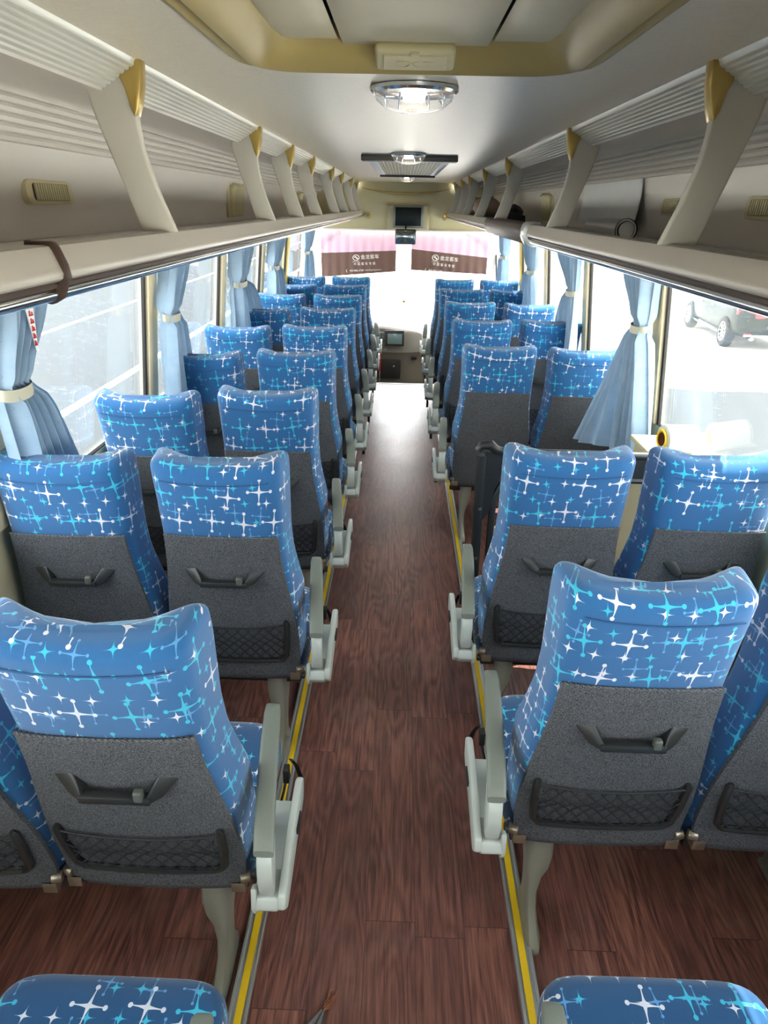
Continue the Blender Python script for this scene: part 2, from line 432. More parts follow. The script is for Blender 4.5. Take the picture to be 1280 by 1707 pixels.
# ceiling with an opening for the hatch: three sheets joined in one mesh
b = MB()
def slab(x0, x1, y0, y1, z=CZ, t=.02): b.box(((x0 + x1) / 2, (y0 + y1) / 2, z + t / 2), (x1 - x0, y1 - y0, t))
slab(-.60, -HX, Y0, Y1 + .05); slab(HX, .60, Y0, Y1 + .05); slab(-HX, HX, HY1, Y1 + .05); slab(-HX, HX, Y0, HY0)
struct('ceiling', b, M['ceiling'])

def ribs():
    p = [(.655, 2.108), (.70, 2.112), (.80, 2.128), (.90, 2.136)]
    n = 6; x0, z0, x1, z1 = .93, 2.136, 1.10, 2.035
    for i in range(n):
        for t, d in ((0, -.006), (.30, -.010), (.64, -.006), (.70, .018), (.94, .018)):
            f = (i + t) / n; x = x0 + (x1 - x0) * f; z = z0 + (z1 - z0) * (f ** 1.15)
            p.append((x - d * -.6, z + d))
    p += [(1.115, 2.02), (1.128, 1.95), (1.138, 1.86), (1.145, 1.80), (1.15, 1.76), (1.165, 1.70), (WX(WZ1), WZ1)]
    return p
for sx, nm in ((-1, 'wall_left'), (1, 'wall_right')):
    rp = [(sx * x, z) for x, z in ribs()]
    up = sweep(rp, Y0, Y1 + .05, nm + '_upper', M['wallgrey'], .02, sx)
    low = [(sx * WX(WZ0), WZ0), (sx * WX(.5), .5), (sx * WX(0), 0), (sx * WX(-.5), -.5)]
    sweep(low, Y0, Y1 + .6, nm, M['beige'], .03, sx)
# window posts, panes and gaskets
POSTS = [-.95, .46, 1.86, 3.27, 4.68, 6.08, 7.45, 8.85]
wi = 1
for sx, side in ((-1, 'left'), (1, 'right')):
    for k, y in enumerate(POSTS[1:]):
        b = MB()
        def pp(z, d): return sx * (WX(z) + d)
        y0, y1 = y + .012, y + (.13 if k < 6 else .16)
        b.add([(pp(WZ0, -.012), y0, WZ0), (pp(WZ0, -.012), y1, WZ0), (pp(WZ1, -.012), y1, WZ1), (pp(WZ1, -.012), y0, WZ1),
               (pp(WZ0, .034), y0, WZ0), (pp(WZ0, .034), y1, WZ0), (pp(WZ1, .034), y1, WZ1), (pp(WZ1, .034), y0, WZ1)],
              [(0, 1, 2, 3), (7, 6, 5, 4), (0, 4, 5, 1), (1, 5, 6, 2), (2, 6, 7, 3), (3, 7, 4, 0)])
        struct('trim_%d' % (10 + k + (10 if sx > 0 else 0)), b, M['post'] if not (k == 5 or (sx > 0 and k == 6)) else M['ypole'], .006)
    ends = POSTS + [9.72]
    for k in range(len(ends) - 1):
        y0 = ends[k] + (.13 if k else 0); y1 = ends[k + 1] + .012
        b = MB(); t = .006; d = .03
        b.add([(sx * (WX(z) + d + e), y, z) for e in (0, t) for (y, z) in ((y0, WZ0), (y1, WZ0), (y1, WZ1), (y0, WZ1))],
              [(0, 1, 2, 3), (7, 6, 5, 4), (0, 4, 5, 1), (1, 5, 6, 2), (2, 6, 7, 3), (3, 7, 4, 0)])
        w = struct('window_%d' % wi, b, M['glass']); wi += 1
        g = MB(); r = .011
        for (ya, za, yb, zb) in ((y0, WZ0, y1, WZ0), (y1 - .01, WZ0, y1 - .01, WZ1)):
            g.tube([(sx * (WX(za) + .012), ya, za), (sx * (WX(zb) + .012), yb, zb)], r, 6)
        obj('gasket', g, M['gasket'], w)
# rear wall with its window
b = MB(); b.box((0, Y0 - .02, .5), (2.6, .04, 1.1)); b.box((0, Y0 - .02, 2.0), (2.4, .04, .36)); b.box((-1.15, Y0 - .02, 1.4), (.28, .04, .9)); b.box((1.15, Y0 - .02, 1.4), (.28, .04, .9))
struct('wall_rear', b, M['beige'])
b = MB(); b.box((0, Y0 - .02, 1.44), (2.04, .006, .8)); struct('window_rear', b, M['glass'])

# ------------------------------------------------------------------ the front: bulkhead, windscreen, dash
BZ = 1.612
b = MB()
def bulk(u, v):
    x = -1.2 + 2.4 * u; z = BZ + (2.175 - BZ) * v
    return (x, 9.60 - .05 * math.sin(v * PI) + .03 * (x / 1.2) ** 2, z)
b.grid(bulk, 24, 10); b.box((0, 9.66, (BZ + 2.175) / 2), (2.4, .03, 2.175 - BZ))
o = struct('wall_front', b, M['cream'])
b = MB(); pts = [(x, 9.535 + .02 * (x / .6) ** 2, 2.035 + .06 * (x / .55) ** 2) for x in [-.55 + 1.1 * i / 20 for i in range(21)]]
b.tube(pts, [.004 + .012 * math.sin(PI * i / 20) for i in range(21)], 8); obj('moulded_crease', b, M['hatch'], o)
b = MB(); b.box((0, 9.575, BZ - .004), (2.36, .05, .016)); obj('lower_edge', b, M['card'], o)
b = MB()
def ws(u, v, e=0):
    x = -1.26 + 2.52 * u; z = .28 + (BZ + .05 - .28) * v
    return (x, 10.25 - .42 * v - .18 * (x / 1.26) ** 2 + e, z)
b.grid(ws, 20, 8); b.grid(lambda u, v: ws(u, v, .006), 20, 8)
struct('window_front', b, M['clear'])
for sx in (-1, 1):
    b = MB(); b.tube([(sx * 1.25, 10.04, .25), (sx * 1.235, 9.9, .9), (sx * 1.2, 9.66, BZ + .05)], .05, 8)
    struct('trim_%d' % (31 + (sx > 0)), b, M['card'])
# dash
ds = thing('dashboard', 'moulded grey-beige dashboard panel below the windscreen, ahead of the aisle', 'dashboard', (0, 9.4, -.47))
b = MB(); rings = []
for i in range(25):
    x = -1.2 + 2.4 * i / 24
    top = .43 - .10 * sm((x + .35) / .9); fy = -.10 + .20 * sm((x - .0) / .6)
    P = [(fy - .02, 0), (fy - .03, .30), (fy - .01, .52), (fy - .05, .58), (fy + .02, top + .45), (fy + .06, top + .475), (.62, top + .44), (.70, top + .30), (.70, 0)]
    rings.append([(x, y, z) for y, z in P])
b.loft(rings); obj('dash_body', b, M['dash'], ds)
b = MB(); b.box((-.09, -.17, .77), (.26, .04, .20), (-.18, 0, -.06)); sf = obj('display_frame', b, M['dashd'], ds, .012)
b = MB(); b.box((-.085, -.196, .765), (.19, .01, .13), (-.18, 0, -.06)); obj('display', b, M['cgreen'], sf, .003)
b = MB()
for i in range(5):
    for j in range(3): b.box((-.385 + .034 * i, -.155 - .004 * j, .83 - .045 * j), (.024, .02, .028))
obj('switch_bank', b, M['cgreen'], ds, .003)
b = MB(); b.box((-.16, -.145, .36), (.32, .04, .26)); bx = obj('storage_bin', b, M['dashd'], ds, .015)
b = MB(); b.lathe([(.001, -.19), (.012, -.188), (.014, -.165)], (-.09, 0, .40), 'y', 12); obj('bin_latch', b, M['chrome'], bx)
b = MB(); b.box((.18, -.09, .50), (.07, .05, .035)); obj('cup_slot', b, M['dashd'], ds, .008)
b = MB(); b.tube([(-.28, -.20, .03), (-.275, -.21, .40), (-.27, -.19, .66)], .006, 8); o = obj('rod', b, M['alu'], ds)
b = MB(); b.tube([(-.276, -.214, .34), (-.271, -.20, .62)], .009, 8); obj('rod_sleeve', b, M['red'], o)

# television in the bulkhead
tv = thing('television', 'small flat television with silver bezel set in the cream front bulkhead', 'television', (.042, 9.475, 1.62))
b = MB(); b.box((0, .03, .145), (.53, .05, .30)); b.box((0, .0, .145), (.50, .03, .275)); obj('housing', b, M['tvw'], tv, .015)
b = MB(); b.box((0, -.03, .15), (.375, .04, .262)); bz = obj('bezel', b, M['bezel'], tv, .008)
b = MB(); b.box((0, -.051, .152), (.325, .006, .215)); obj('screen', b, M['screen'], bz, .002)
# interior mirror
mr = thing('interior_mirror', 'dark rounded interior mirror hanging below the television', 'mirror', (.015, 9.32, 1.60))
b = MB(); b.box((0, 0, -.06), (.26, .04, .18)); obj('mirror_shell', b, M['black'], mr, .018, seg=4)
b = MB(); b.box((0, -.022, -.06), (.235, .006, .155)); obj('mirror_glass', b, plain('mirror_face', (120, 126, 126), .1, .85), mr, .003)
b = MB(); b.tube([(0, .0, .03), (0, .06, .06), (0, .24, .07)], .012, 8); obj('stem', b, M['black'], mr)
# hanging charm
hc = thing('hanging_charm', 'tiny golden charm on a thin cord hanging in the windscreen', 'ornament', (.02, 9.70, .72))
b = MB(); b.lathe([(.001, -.03), (.018, -.02), (.022, 0), (.01, .016), (.001, .02)], seg=12); obj('charm', b, M['gold'], hc)
b = MB(); b.tube([(0, 0, .015), (0, .02, .82)], .0015, 5); obj('cord', b, M['black'], hc)

# sunshades with the writing
def text_obj(txt, size, mat, parent, loc, rot, ext=.0006, name='lettering', align='CENTER', shear=0., sx=1.):
    cu = bpy.data.curves.new('txt', 'FONT'); cu.body = txt; cu.size = size; cu.extrude = ext; cu.align_x = align; cu.align_y = 'CENTER'; cu.shear = shear
    cu.resolution_u = 3
    t = bpy.data.objects.new('txt', cu); COL.objects.link(t)
    dg = bpy.context.evaluated_depsgraph_get(); me = bpy.data.meshes.new_from_object(t.evaluated_get(dg))
    bpy.data.objects.remove(t); me.name = name; me.materials.clear(); me.materials.append(mat)
    o = link(name, me, parent, loc, rot); o.scale = (sx, 1, 1)
    return o
def sunshade(label, xa, xb, mid_a, mid_b, bot_a, bot_b):
    Y = 9.80
    s = thing('sun_shade', label, 'sun shade', ((xa + xb) / 2, Y, 1.62), group=None)
    cx = (xa + xb) / 2
    def surf(za, zb, zc, zd, e):
        def f(u, v):
            x = xa + (xb - xa) * u; t0 = za + (zb - za) * u; t1 = zc + (zd - zc) * u
            return (x - cx, -.012 + .006 * math.sin(u * 55) * (.4 + v) + e, t0 + (t1 - t0) * v - 1.62)
        return f
    b = MB(); b.grid(surf(1.615, 1.61, mid_a, mid_b, 0), 60, 4); b.grid(surf(1.615, 1.61, mid_a, mid_b, .003), 60, 4); obj('pink_panel', b, M['pink'], s)
    b = MB(); b.grid(surf(mid_a, mid_b, bot_a, bot_b, 0), 60, 4); b.grid(surf(mid_a, mid_b, bot_a, bot_b, .003), 60, 4); dk = obj('brown_panel', b, M['shade'], s)
    b = MB(); b.tube([(xa - cx, .0, -.005), (xb - cx, .0, -.01)], .012, 8); obj('roller', b, M['alu'], s)
    cm = cx + (.08 if xa < 0 else -.07); mm = (mid_a + mid_b) / 2; sl = math.atan((mid_b - mid_a) / (xb - xa)) if xa > 0 else math.atan((mid_b - mid_a) / (xb - xa))
    R = (PI / 2, -sl, 0)
    def at(dx, dz): return (cm - cx + dx * math.cos(sl) , -.026, mm - 1.62 + dz + dx * math.sin(sl))
    # round emblem: ring with a slanting leaf pair, a bar of small letters under it
    e = MB(); rx, ry = .046, .038
    ring = [[(rx * q * math.cos(a), 0, ry * q * math.sin(a)) for a in [2 * PI * k / 32 for k in range(32)]] for q in (1, .80)]
    e.loft(ring, True, False)
    e.add([(-.026, 0, .006), (-.006, 0, .022), (.006, 0, .012), (-.004, 0, .004), (-.014, 0, -.004)], [(0, 1, 2, 3, 4)])
    e.add([(-.004, 0, .002), (.010, 0, .006), (.028, 0, -.010), (.016, 0, -.022), (.002, 0, -.010)], [(0, 1, 2, 3, 4)])
    em = obj('round_emblem', e, M['white'], dk, smooth=False); p = at(-.115, -.068); em.location = p; em.rotation_euler = (0, -sl, 0)
    text_obj('KING LONG', .017, M['white'], dk, at(-.115, -.118), R)
    text_obj('金龙客车', .062, M['white'], dk, at(.070, -.066), R)
    text_obj('中 国 客 车 专 家', .040, M['white'], dk, at(.0, -.150), R, sx=1.0)
    text_obj('400-886-6700', .034, M['white'], dk, at(-.105, -.232), R)
    text_obj('www.king-long.com.cn', .024, M['white'], dk, at(.115, -.228), R)
    c = MB(); c.tube([(0, 0, .016), (-.008, 0, .01), (-.011, 0, 0), (-.008, 0, -.01), (0, 0, -.016)], [.004, .0025, .0022, .0025, .004], 6)
    h = obj('phone_symbol', c, M['white'], dk); h.location = at(-.235, -.232)
    return s
sunshade('left sun shade of the windscreen, pink above and brown with white writing below', -1.10, -.10, 1.30, 1.35, .995, 1.085)
sunshade('right sun shade of the windscreen, pink above and brown with white writing below', .10, 1.115, 1.375, 1.285, 1.11, 1.075)
for sx, l in ((-1, 'gold round knob at the front end of the left luggage rack'), (1, 'gold round knob at the front end of the right luggage rack')):
    b = MB(); b.lathe([(.001, -.03), (.02, -.028), (.026, -.015), (.016, 0), (.014, .05)], axis='y', seg=14); b.box((0, .01, .03), (.03, .02, .05))
    o = obj('rack_knob', b, M['gold']); o.location = (sx * .48 + .02, 9.52, 1.765); tag(o, l, 'knob')

# ------------------------------------------------------------------ roof hatch, lamps, grille
ht = thing('roof_hatch', 'ochre moulded roof hatch with cream panels in the ceiling, nearest the camera', 'roof hatch', (0, 0, CZ))
def rrect(hx, y0, y1, r, n=6):
    P = []
    for cx, cy, a0 in ((hx - r, y1 - r, 0), (-hx + r, y1 - r, 90), (-hx + r, y0 + r, 180), (hx - r, y0 + r, 270)):
        for k in range(n + 1):
            a = math.radians(a0 + 90 * k / n); P.append((cx + r * math.cos(a), cy + r * math.sin(a)))
    return P
b = MB(); rings = []
for (d, z) in ((.035, .004), (.03, -.008), (.018, -.014), (.006, -.010), (.0, -.012), (-.012, -.022), (-.028, -.018), (-.055, .0), (-.075, .022), (-.085, .05)):
    rings.append([(x, y, z) for x, y in rrect(HX + d, HY0 - d, HY1 + d, .10 + d * .5)])
b.loft(rings, True, False); obj('hatch_frame', b, M['hatch'], ht)
b = MB()
def hp(xa, xb, ya, yb, z, bulge):
    def f(u, v):
        t = math.sin(PI * u) ** .35 * math.sin(PI * min(1, v)) ** .35 if 0 < u < 1 and 0 < v < 1 else 0
        xx = xa + (xb - xa) * u
        return (xx, ya + (yb - ya) * v, z - bulge * t)
    return f
pz = .022
b.grid(hp(-.265, -.148, .36, 1.56, pz, .014), 8, 12); b.grid(hp(.265, .148, .36, 1.56, pz, .014), 8, 12); obj('side_panels', b, M['hatchp'], ht)
b = MB(); b.grid(hp(-.140, .140, .36, 1.585, pz - .004, .016), 10, 14); cp = obj('centre_panel', b, M['hatchp'], ht)
b = MB(); b.box((0, .975, .056), (.86, 1.56, .012)); obj('hatch_lid', b, M['gasket'], ht)
hl = MB(); hl.box((0, 0, 0), (.152, .060, .022)); hf = obj('handle_surround', hl, M['cream'], cp, .009, seg=3); hf.location = (0, 1.55, -.006); hf.rotation_euler = (-.42, 0, 0)
hb = MB(); hb.box((0, 0, -.012), (.120, .040, .006)); hb.box((0, -.022, -.012), (.018, .010, .008)); obj('handle_plate', hb, M['hatchp'], hf, .003)
text_obj('EXIT', .024, M['hatchp'], hf, (0, .001, -.0158), (PI, 0, 0), .0006, sx=1.5)

def lamp(y, r, label, on=True):
    l = thing('ceiling_lamp', label, 'ceiling lamp', (.004, y, CZ - .002), group='round clear ceiling lamps')
    b = MB(); b.lathe([(r, 0), (r, -.008), (r * .94, -.014), (r * .90, -.010), (r * .88, 0)], seg=40, cap=False); obj('chrome_ring', b, M['chrome'], l)
    b = MB(); b.lathe([(r * .9, -.002), (r * .6, -.004), (.01, -.006)], seg=32); obj('reflector', b, plain('lamp_reflector', (214, 214, 216), .25, .9), l)
    b = MB(); b.lathe([(r * .92, -.010), (r * .86, -.028), (r * .66, -.044), (r * .35, -.052), (.004, -.054)], seg=36); obj('lens', b, M['lampglass'], l)
    b = MB()
    for sx in (-1, 1):
        for (xa, xb) in ((.30, .42), (.62, .86)):
            b.tube([(sx * r * xa, r * .86 * (1 - xa * .4), -.018), (sx * r * (xa + .04), 0, -.050 + .02 * xa), (sx * r * xb * .75, -r * .80, -.022)], .0028, 6)
    obj('lens_ribs', b, M['chrome'], l)
    b = MB(); b.box((0, 0, -.018), (r * .5, r * 1.1, .012)); t = obj('bulb', b, M['bulb'], l, .004)
    return l
lamp(1.965, .108, 'large round clear ceiling lamp, nearest the roof hatch')
lamp(4.30, .100, 'round clear ceiling lamp just before the return air grille')
lamp(7.55, .085, 'farthest round ceiling lamp, beyond the return air grille')
g = thing('air_return_grille', 'long slotted return air grille on the ceiling down the aisle', 'grille', (.01, 4.47, CZ))
b = MB()
for (x0, x1, y0, y1) in ((-.26, -.20, 0, 2.9), (.20, .26, 0, 2.9), (-.26, .26, 2.84, 2.9)): b.box(((x0 + x1) / 2, (y0 + y1) / 2, -.006), (x1 - x0, y1 - y0, .014))
obj('grille_frame', b, M['card'], g, .003)
b = MB(); b.box((0, .05, -.016), (.56, .13, .03)); obj('front_flap', b, M['metald'], g, .004)
b = MB()
for i in range(34): b.box((0, .14 + i * .08, -.008), (.40, .045, .006))
for i in range(17): b.box((-.19 + i * .0237, 1.48, -.009), (.006, 2.7, .006))
obj('grille_slats', b, M['beige'], g)
b = MB(); b.box((0, 1.48, -.001), (.42, 2.7, .004)); obj('grille_backing', b, M['metald'], g)
b = MB(); b.box((.0, 2.55, -.02), (.50, .02, .02)); obj('cross_bar', b, M['metald'], g)
b = MB(); b.lathe([(.001, -.004), (.012, -.004), (.014, 0)], seg=12); o = obj('ceiling_button', b, M['metald']); o.location = (.004, 2.42, CZ - .001); o.scale = (1.3, .5, 1); tag(o, 'small dark oval button on the ceiling behind the large lamp', 'button')

# ------------------------------------------------------------------ luggage racks
def rack(sx, label, pys, cut):
    side = 'left' if sx < 0 else 'right'
    rk = thing('luggage_rack', label, 'luggage rack', (sx * .85, Y0, 1.78))
    def kid(name, b, m, par=rk, bev=0., **k):
        o = obj(name, b, m, par, bev, **k)
        if par is rk: o.matrix_parent_inverse = Matrix.Translation(-Vector(rk.location))
        return o
    ye = 9.55
    def sw(name, prof, m, ya=Y0 + .02, yb=ye, par=rk):
        b = MB(); b.loft([[(sx * x, ya + (yb - ya) * k / 40, z) for x, z in prof] for k in range(41)]); return kid(name, b, m, par)
    # ribbed light rail under the ceiling edge
    top = [(.575, 2.166)]
    n = 7
    for i in range(n):
        for t, d in ((0.05, 0), (.2, .006), (.75, .006), (.9, 0)):
            f = (i + t) / n; top.append((.578 + .075 * f, 2.160 - .044 * f - d * .8))
    top += [(.665, 2.112), (.675, 2.15), (.60, 2.18)]
    sw('ribbed_rail', top, M['rail'])
    # shelf
    sw('shelf', [(.55, 1.795), (1.143, 1.782), (1.143, 1.765), (.56, 1.765)], M['wallgrey'])
    # under panel
    sw('underside', [(.570, 1.768), (.60, 1.755), (1.168, 1.69), (1.172, 1.70), (.62, 1.774)], M['wallgrey'])
    # lip, with a dark groove and a chrome lower edge
    lipP = [(.570, 1.836), (.545, 1.836), (.538, 1.834), (.534, 1.828), (.525, 1.804), (.522, 1.796), (.524, 1.789), (.530, 1.785), (.56, 1.782)]
    sw('lip', lipP, M['lip'])
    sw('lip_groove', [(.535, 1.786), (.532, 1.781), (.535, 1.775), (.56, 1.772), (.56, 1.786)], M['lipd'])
    cp = [(.552 + .019 * math.cos(a), 1.766 + .012 * math.sin(a)) for a in [2 * PI * k / 14 for k in range(14)]]
    sw('chrome_edge', cp, M['chrome'])
    # support pillars with gold caps
    out = [(.690, 2.118), (.684, 2.08), (.668, 2.03), (.648, 1.972), (.624, 1.90), (.603, 1.835)]
    inn = [(.578, 2.140), (.585, 2.09), (.588, 2.05), (.580, 1.99), (.558, 1.915), (.527, 1.835)]
    def strip(o_, i_, n=14):
        def at(P, t):
            t = t * (len(P) - 1); k = min(int(t), len(P) - 2); f = t - k
            return (P[k][0] + (P[k + 1][0] - P[k][0]) * f, P[k][1] + (P[k + 1][1] - P[k][1]) * f)
        return [at(o_, k / n) for k in range(n + 1)], [at(i_, k / n) for k in range(n + 1)]
    o_, i_ = strip(out, inn)
    b = MB(); rings = []
    for (ox, oz), (ix, iz) in zip(o_, i_):
        cx, cz = (ox + ix) / 2, (oz + iz) / 2; L = math.hypot(ox - ix, oz - iz) / 2; ux, uz = (ox - ix) / 2 / L, (oz - iz) / 2 / L
        ring = []
        for k in range(16):
            a = 2 * PI * k / 16; ca, sa = math.cos(a), math.sin(a)
            e = lambda v, p: math.copysign(abs(v) ** p, v)
            ring.append((sx * (cx + ux * L * e(ca, .16)), .013 * e(sa, .3), cz + uz * L * e(ca, .16)))
        rings.append(ring)
    b.loft(rings); pm = b.mesh('support_pillar', M['pillar'])
    b = MB(); gp = [(.566, 2.168), (.606, 2.160), (.622, 2.148), (.606, 2.115), (.598, 2.080), (.589, 2.060), (.579, 2.085), (.570, 2.120)]
    b.prism([(sx * x, z) for x, z in gp], 'y', -.0185, .0185); gm = b.mesh('gold_cap', M['gold'], .004)
    b = MB(); b.prism([(sx * x, z) for x, z in [(.60, 2.172), (.64, 2.158), (.70, 2.125), (.684, 2.10), (.62, 2.14), (.585, 2.15)]], 'y', -.015, .015); hm = b.mesh('pillar_head', M['pillar'], .005)
    for y in pys:
        o = link('support_pillar', pm, rk, (0, y, 0)); o.matrix_parent_inverse = Matrix.Translation(-Vector(rk.location))
        link('gold_cap', gm, o); link('pillar_head', hm, o)
    for y in cut:
        b = MB(); q = [(x - .006 if x < .55 else x, z + (.005 if z > 1.8 else -.006)) for x, z in lipP[:6]] + [(.524, 1.776), (.530, 1.760), (.548, 1.750), (.575, 1.756), (.58, 1.80), (.575, 1.842)]
        b.prism([(sx * x, z) for x, z in q], 'y', y - .008, y + .008); kid('lip_joint', b, M['brown'], rk, .002)
    return rk, kid
LP = [.36, 1.683, 3.003, 3.871, 4.756, 6.033, 6.974, 8.25, 9.2]
RP = [.30, 1.581, 2.843, 4.517, 5.785, 7.063, 8.009, 9.05]
rack(-1, 'long grey luggage rack with cream pillars above the left-hand seats', LP, [1.09])
rk, kid = rack(1, 'long grey luggage rack with cream pillars above the right-hand seats', RP, [])
b = MB(); q = [(.566, 1.842), (.535, 1.842), (.520, 1.832), (.514, 1.812), (.514, 1.790), (.522, 1.772), (.536, 1.752), (.56, 1.744), (.585, 1.750), (.585, 1.84)]
b.prism(q, 'y', 3.36, 4.90); kid('brown_lip_cover', b, M['brown'], rk, .003)
b = MB(); b.prism([(x - (.004 if x < .56 else 0), z + (.004 if z > 1.8 else -.004)) for x, z in q], 'y', 3.27, 3.345); kid('silver_lip_joint', b, M['alu'], rk, .004)

def vent(sx, y, label):
    v = thing('air_vent', label, 'air vent', (sx * 1.128, y, 1.915), (0, sx * .07, 0), group='slatted vents on the rack walls')
    b = MB()
    P = [(y_, z_) for y_, z_ in rr2(.155, .034, .03)]
    b.prism(P, 'x', -.012, .012); obj('vent_body', b, M['cream'], v, .004)
    b = MB(); b.prism(rr2(.118, .024, .012), 'x', -sx * .0125, -sx * .014); obj('vent_recess', b, M['lipd'], v)
    b = MB()
    for i in range(15): b.box((-sx * .016, -.105 + i * .015, 0), (.008, .007, .046))
    obj('vent_slats', b, M['cream'], v)
def rr2(a, b_, r, n=5):
    P = []
    for cx, cy, a0 in ((a - r, b_ - r, 0), (-a + r, b_ - r, 90), (-a + r, -b_ + r, 180), (a - r, -b_ + r, 270)):
        for k in range(n + 1):
            t = math.radians(a0 + 90 * k / n); P.append((cx + r * math.cos(t), cy + r * math.sin(t)))
    return P
vent(-1, 2.35, 'cream slatted air vent on the wall of the left luggage rack')
vent(1, 3.20, 'cream slatted air vent behind the nearest pillar of the right luggage rack')
vent(1, 2.38, 'cream slatted air vent at the right edge of the photo, above the rack')
def duct(sx, y, label):
    b = MB()
    for i in range(4):
        yy = y + (i - 1.5) * .085
        b.tube([(sx * 1.085, yy, 2.0), (sx * 1.112, yy, 1.975), (sx * 1.118, yy, 1.90), (sx * 1.122, yy, 1.815)], [.018, .026, .026, .022], 10)
    b.box((sx * 1.128, y, 1.905), (.014, .40, .19))
    tag(obj('ribbed_duct_cover', b, M['cream'], None, .003), label, 'duct cover')
duct(-1, 4.95, 'cream ribbed duct cover on the wall of the left luggage rack')
duct(-1, 7.9, 'farther cream ribbed duct cover on the wall of the left luggage rack')
duct(1, 6.0, 'cream ribbed duct cover on the wall of the right luggage rack')

# things lying on the right rack
t = thing('rolled_sheet', 'silver white roll with a dark open end on the right rack', 'roll', (.90, 3.32, 1.827))
b = MB(); b.tube([(-.02, -.30, 0), (0, .30, 0)], .042, 20); obj('roll_body', b, M['alu'], t)
b = MB(); b.lathe([(.044, -.312), (.044, -.298), (.034, -.298), (.032, -.312)], (-.02, 0, 0), 'y', 20, False); b.lathe([(.034, -.299), (.001, -.297)], (-.02, 0, 0), 'y', 20, False); obj('roll_end', b, M['strap'], t)
b = MB()
def sheet(u, v, e=0):
    y = 3.62 + 1.15 * u; z = 1.81 + .012 * math.sin(u * PI) * -1 + (.235) * v
    return (1.085 + .02 * math.sin(v * 2.2) + e, y, z + .025 * (1 - v) * abs(u - .35))
b.grid(sheet, 12, 8); b.grid(lambda u, v: sheet(u, v, .004), 12, 8)
tag(obj('white_board', b, M['card']), 'large plain white board leaning on the back wall of the right rack', 'board')
for (x, y, l) in ((.70, 5.12, 'rounded black shoe on the right rack, the nearer one'), (.70, 5.42, 'rounded black shoe on the right rack, the farther one')):
    b = MB(); rings = []
    for i in range(9):
        f = i / 8; w = .045 * math.sin(PI * min(.98, max(.06, f)) ) ** .5; h = .085 * (1 - .55 * sm((f - .3) / .7)) * (.55 + .45 * math.sin(PI * (f * .8 + .1)))
        rings.append([(w * math.cos(a), -.11 + .24 * f, h * max(0, math.sin(a)) ** .8 if math.sin(a) > 0 else 0) for a in [2 * PI * k / 14 for k in range(14)]])
    b.loft(rings); s = obj('shoe', b, M['shoe']); s.location = (x, y, 1.793); s.rotation_euler = (0, 0, PI / 2); tag(s, l, 'shoe', 'black shoes on the right rack')
def bundle(x, y, r, label, mat, sd):
    random.seed(sd); b = MB(); rings = []
    for j in range(11):
        ph = PI * j / 10
        rings.append([(r * 1.1 * math.sin(ph) * math.cos(a) * (1 + .16 * math.sin(3 * a + sd) + .1 * math.sin(7 * a + j)), r * 1.7 * math.sin(ph) * math.sin(a) * (1 + .1 * math.sin(5 * a + j)),
                       r * .8 * (1 + math.cos(ph)) * (1 + .08 * math.sin(4 * a))) for a in [2 * PI * k / 22 for k in range(22)]])
    rings[0] = [(p[0] * .01, p[1] * .01, p[2]) for p in rings[1]]; b.loft(rings)
    o = obj('cloth_bundle', b, mat); o.location = (x, y, 1.796); tag(o, label, 'cloth bundle', 'bundles on the right rack')
bundle(.80, 7.4, .12, 'mottled brown cloth bundle on the right rack, the nearer one', M['cloth'], 3)
bundle(.82, 8.5, .12, 'mottled brown cloth bundle on the right rack, near its front end', M['cloth'], 5)
bundle(.95, 6.75, .08, 'dark bundle beside the brown cloth on the right rack', M['strap'], 8)

# ------------------------------------------------------------------ seats
BK = [  # z, rear half width, front half width, depth, wing, rear y
    (.355, .205, .225, .115, .00, .135), (.42, .220, .231, .125, .02, .125), (.52, .222, .235, .130, .035, .108), (.62, .218, .235, .130, .045, .092),
    (.70, .212, .238, .125, .045, .078), (.78, .200, .224, .118, .04, .064), (.86, .192, .212, .112, .04, .050), (.95, .190, .208, .110, .045, .036),
    (1.05, .192, .210, .112, .055, .020), (1.12, .195, .212, .112, .058, .009), (1.165, .195, .212, .110, .055, .002), (1.20, .195, .21, .11, .05, -.002)]
def back_point(q, z, a):
    "a = 0..1 around the section; q may shrink the section"
    hr, hf, d, wg, yr = lerp(BK, z)
    t = 2 * PI * a; c, s = math.cos(t), math.sin(t)
    e = lambda v, p: math.copysign(abs(v) ** p, v)
    fx = e(c, .42); fy = (e(s, .42) + 1) / 2
    return fx, fy, hr, hf, d, wg, yr
def bx(fx, fy, z, inset=0.):
    hr, hf, d, wg, yr = lerp(BK, z)
    hw = hr + (hf - hr) * fy - inset
    y = yr + inset + fy * (d - 2 * inset) + wg * abs(fx) ** 2.5 * fy - .010 * (1 - fx * fx) * (1 - fy) - .03 * (1 - abs(fx) ** 2) * fy * .4
    return fx * hw, y
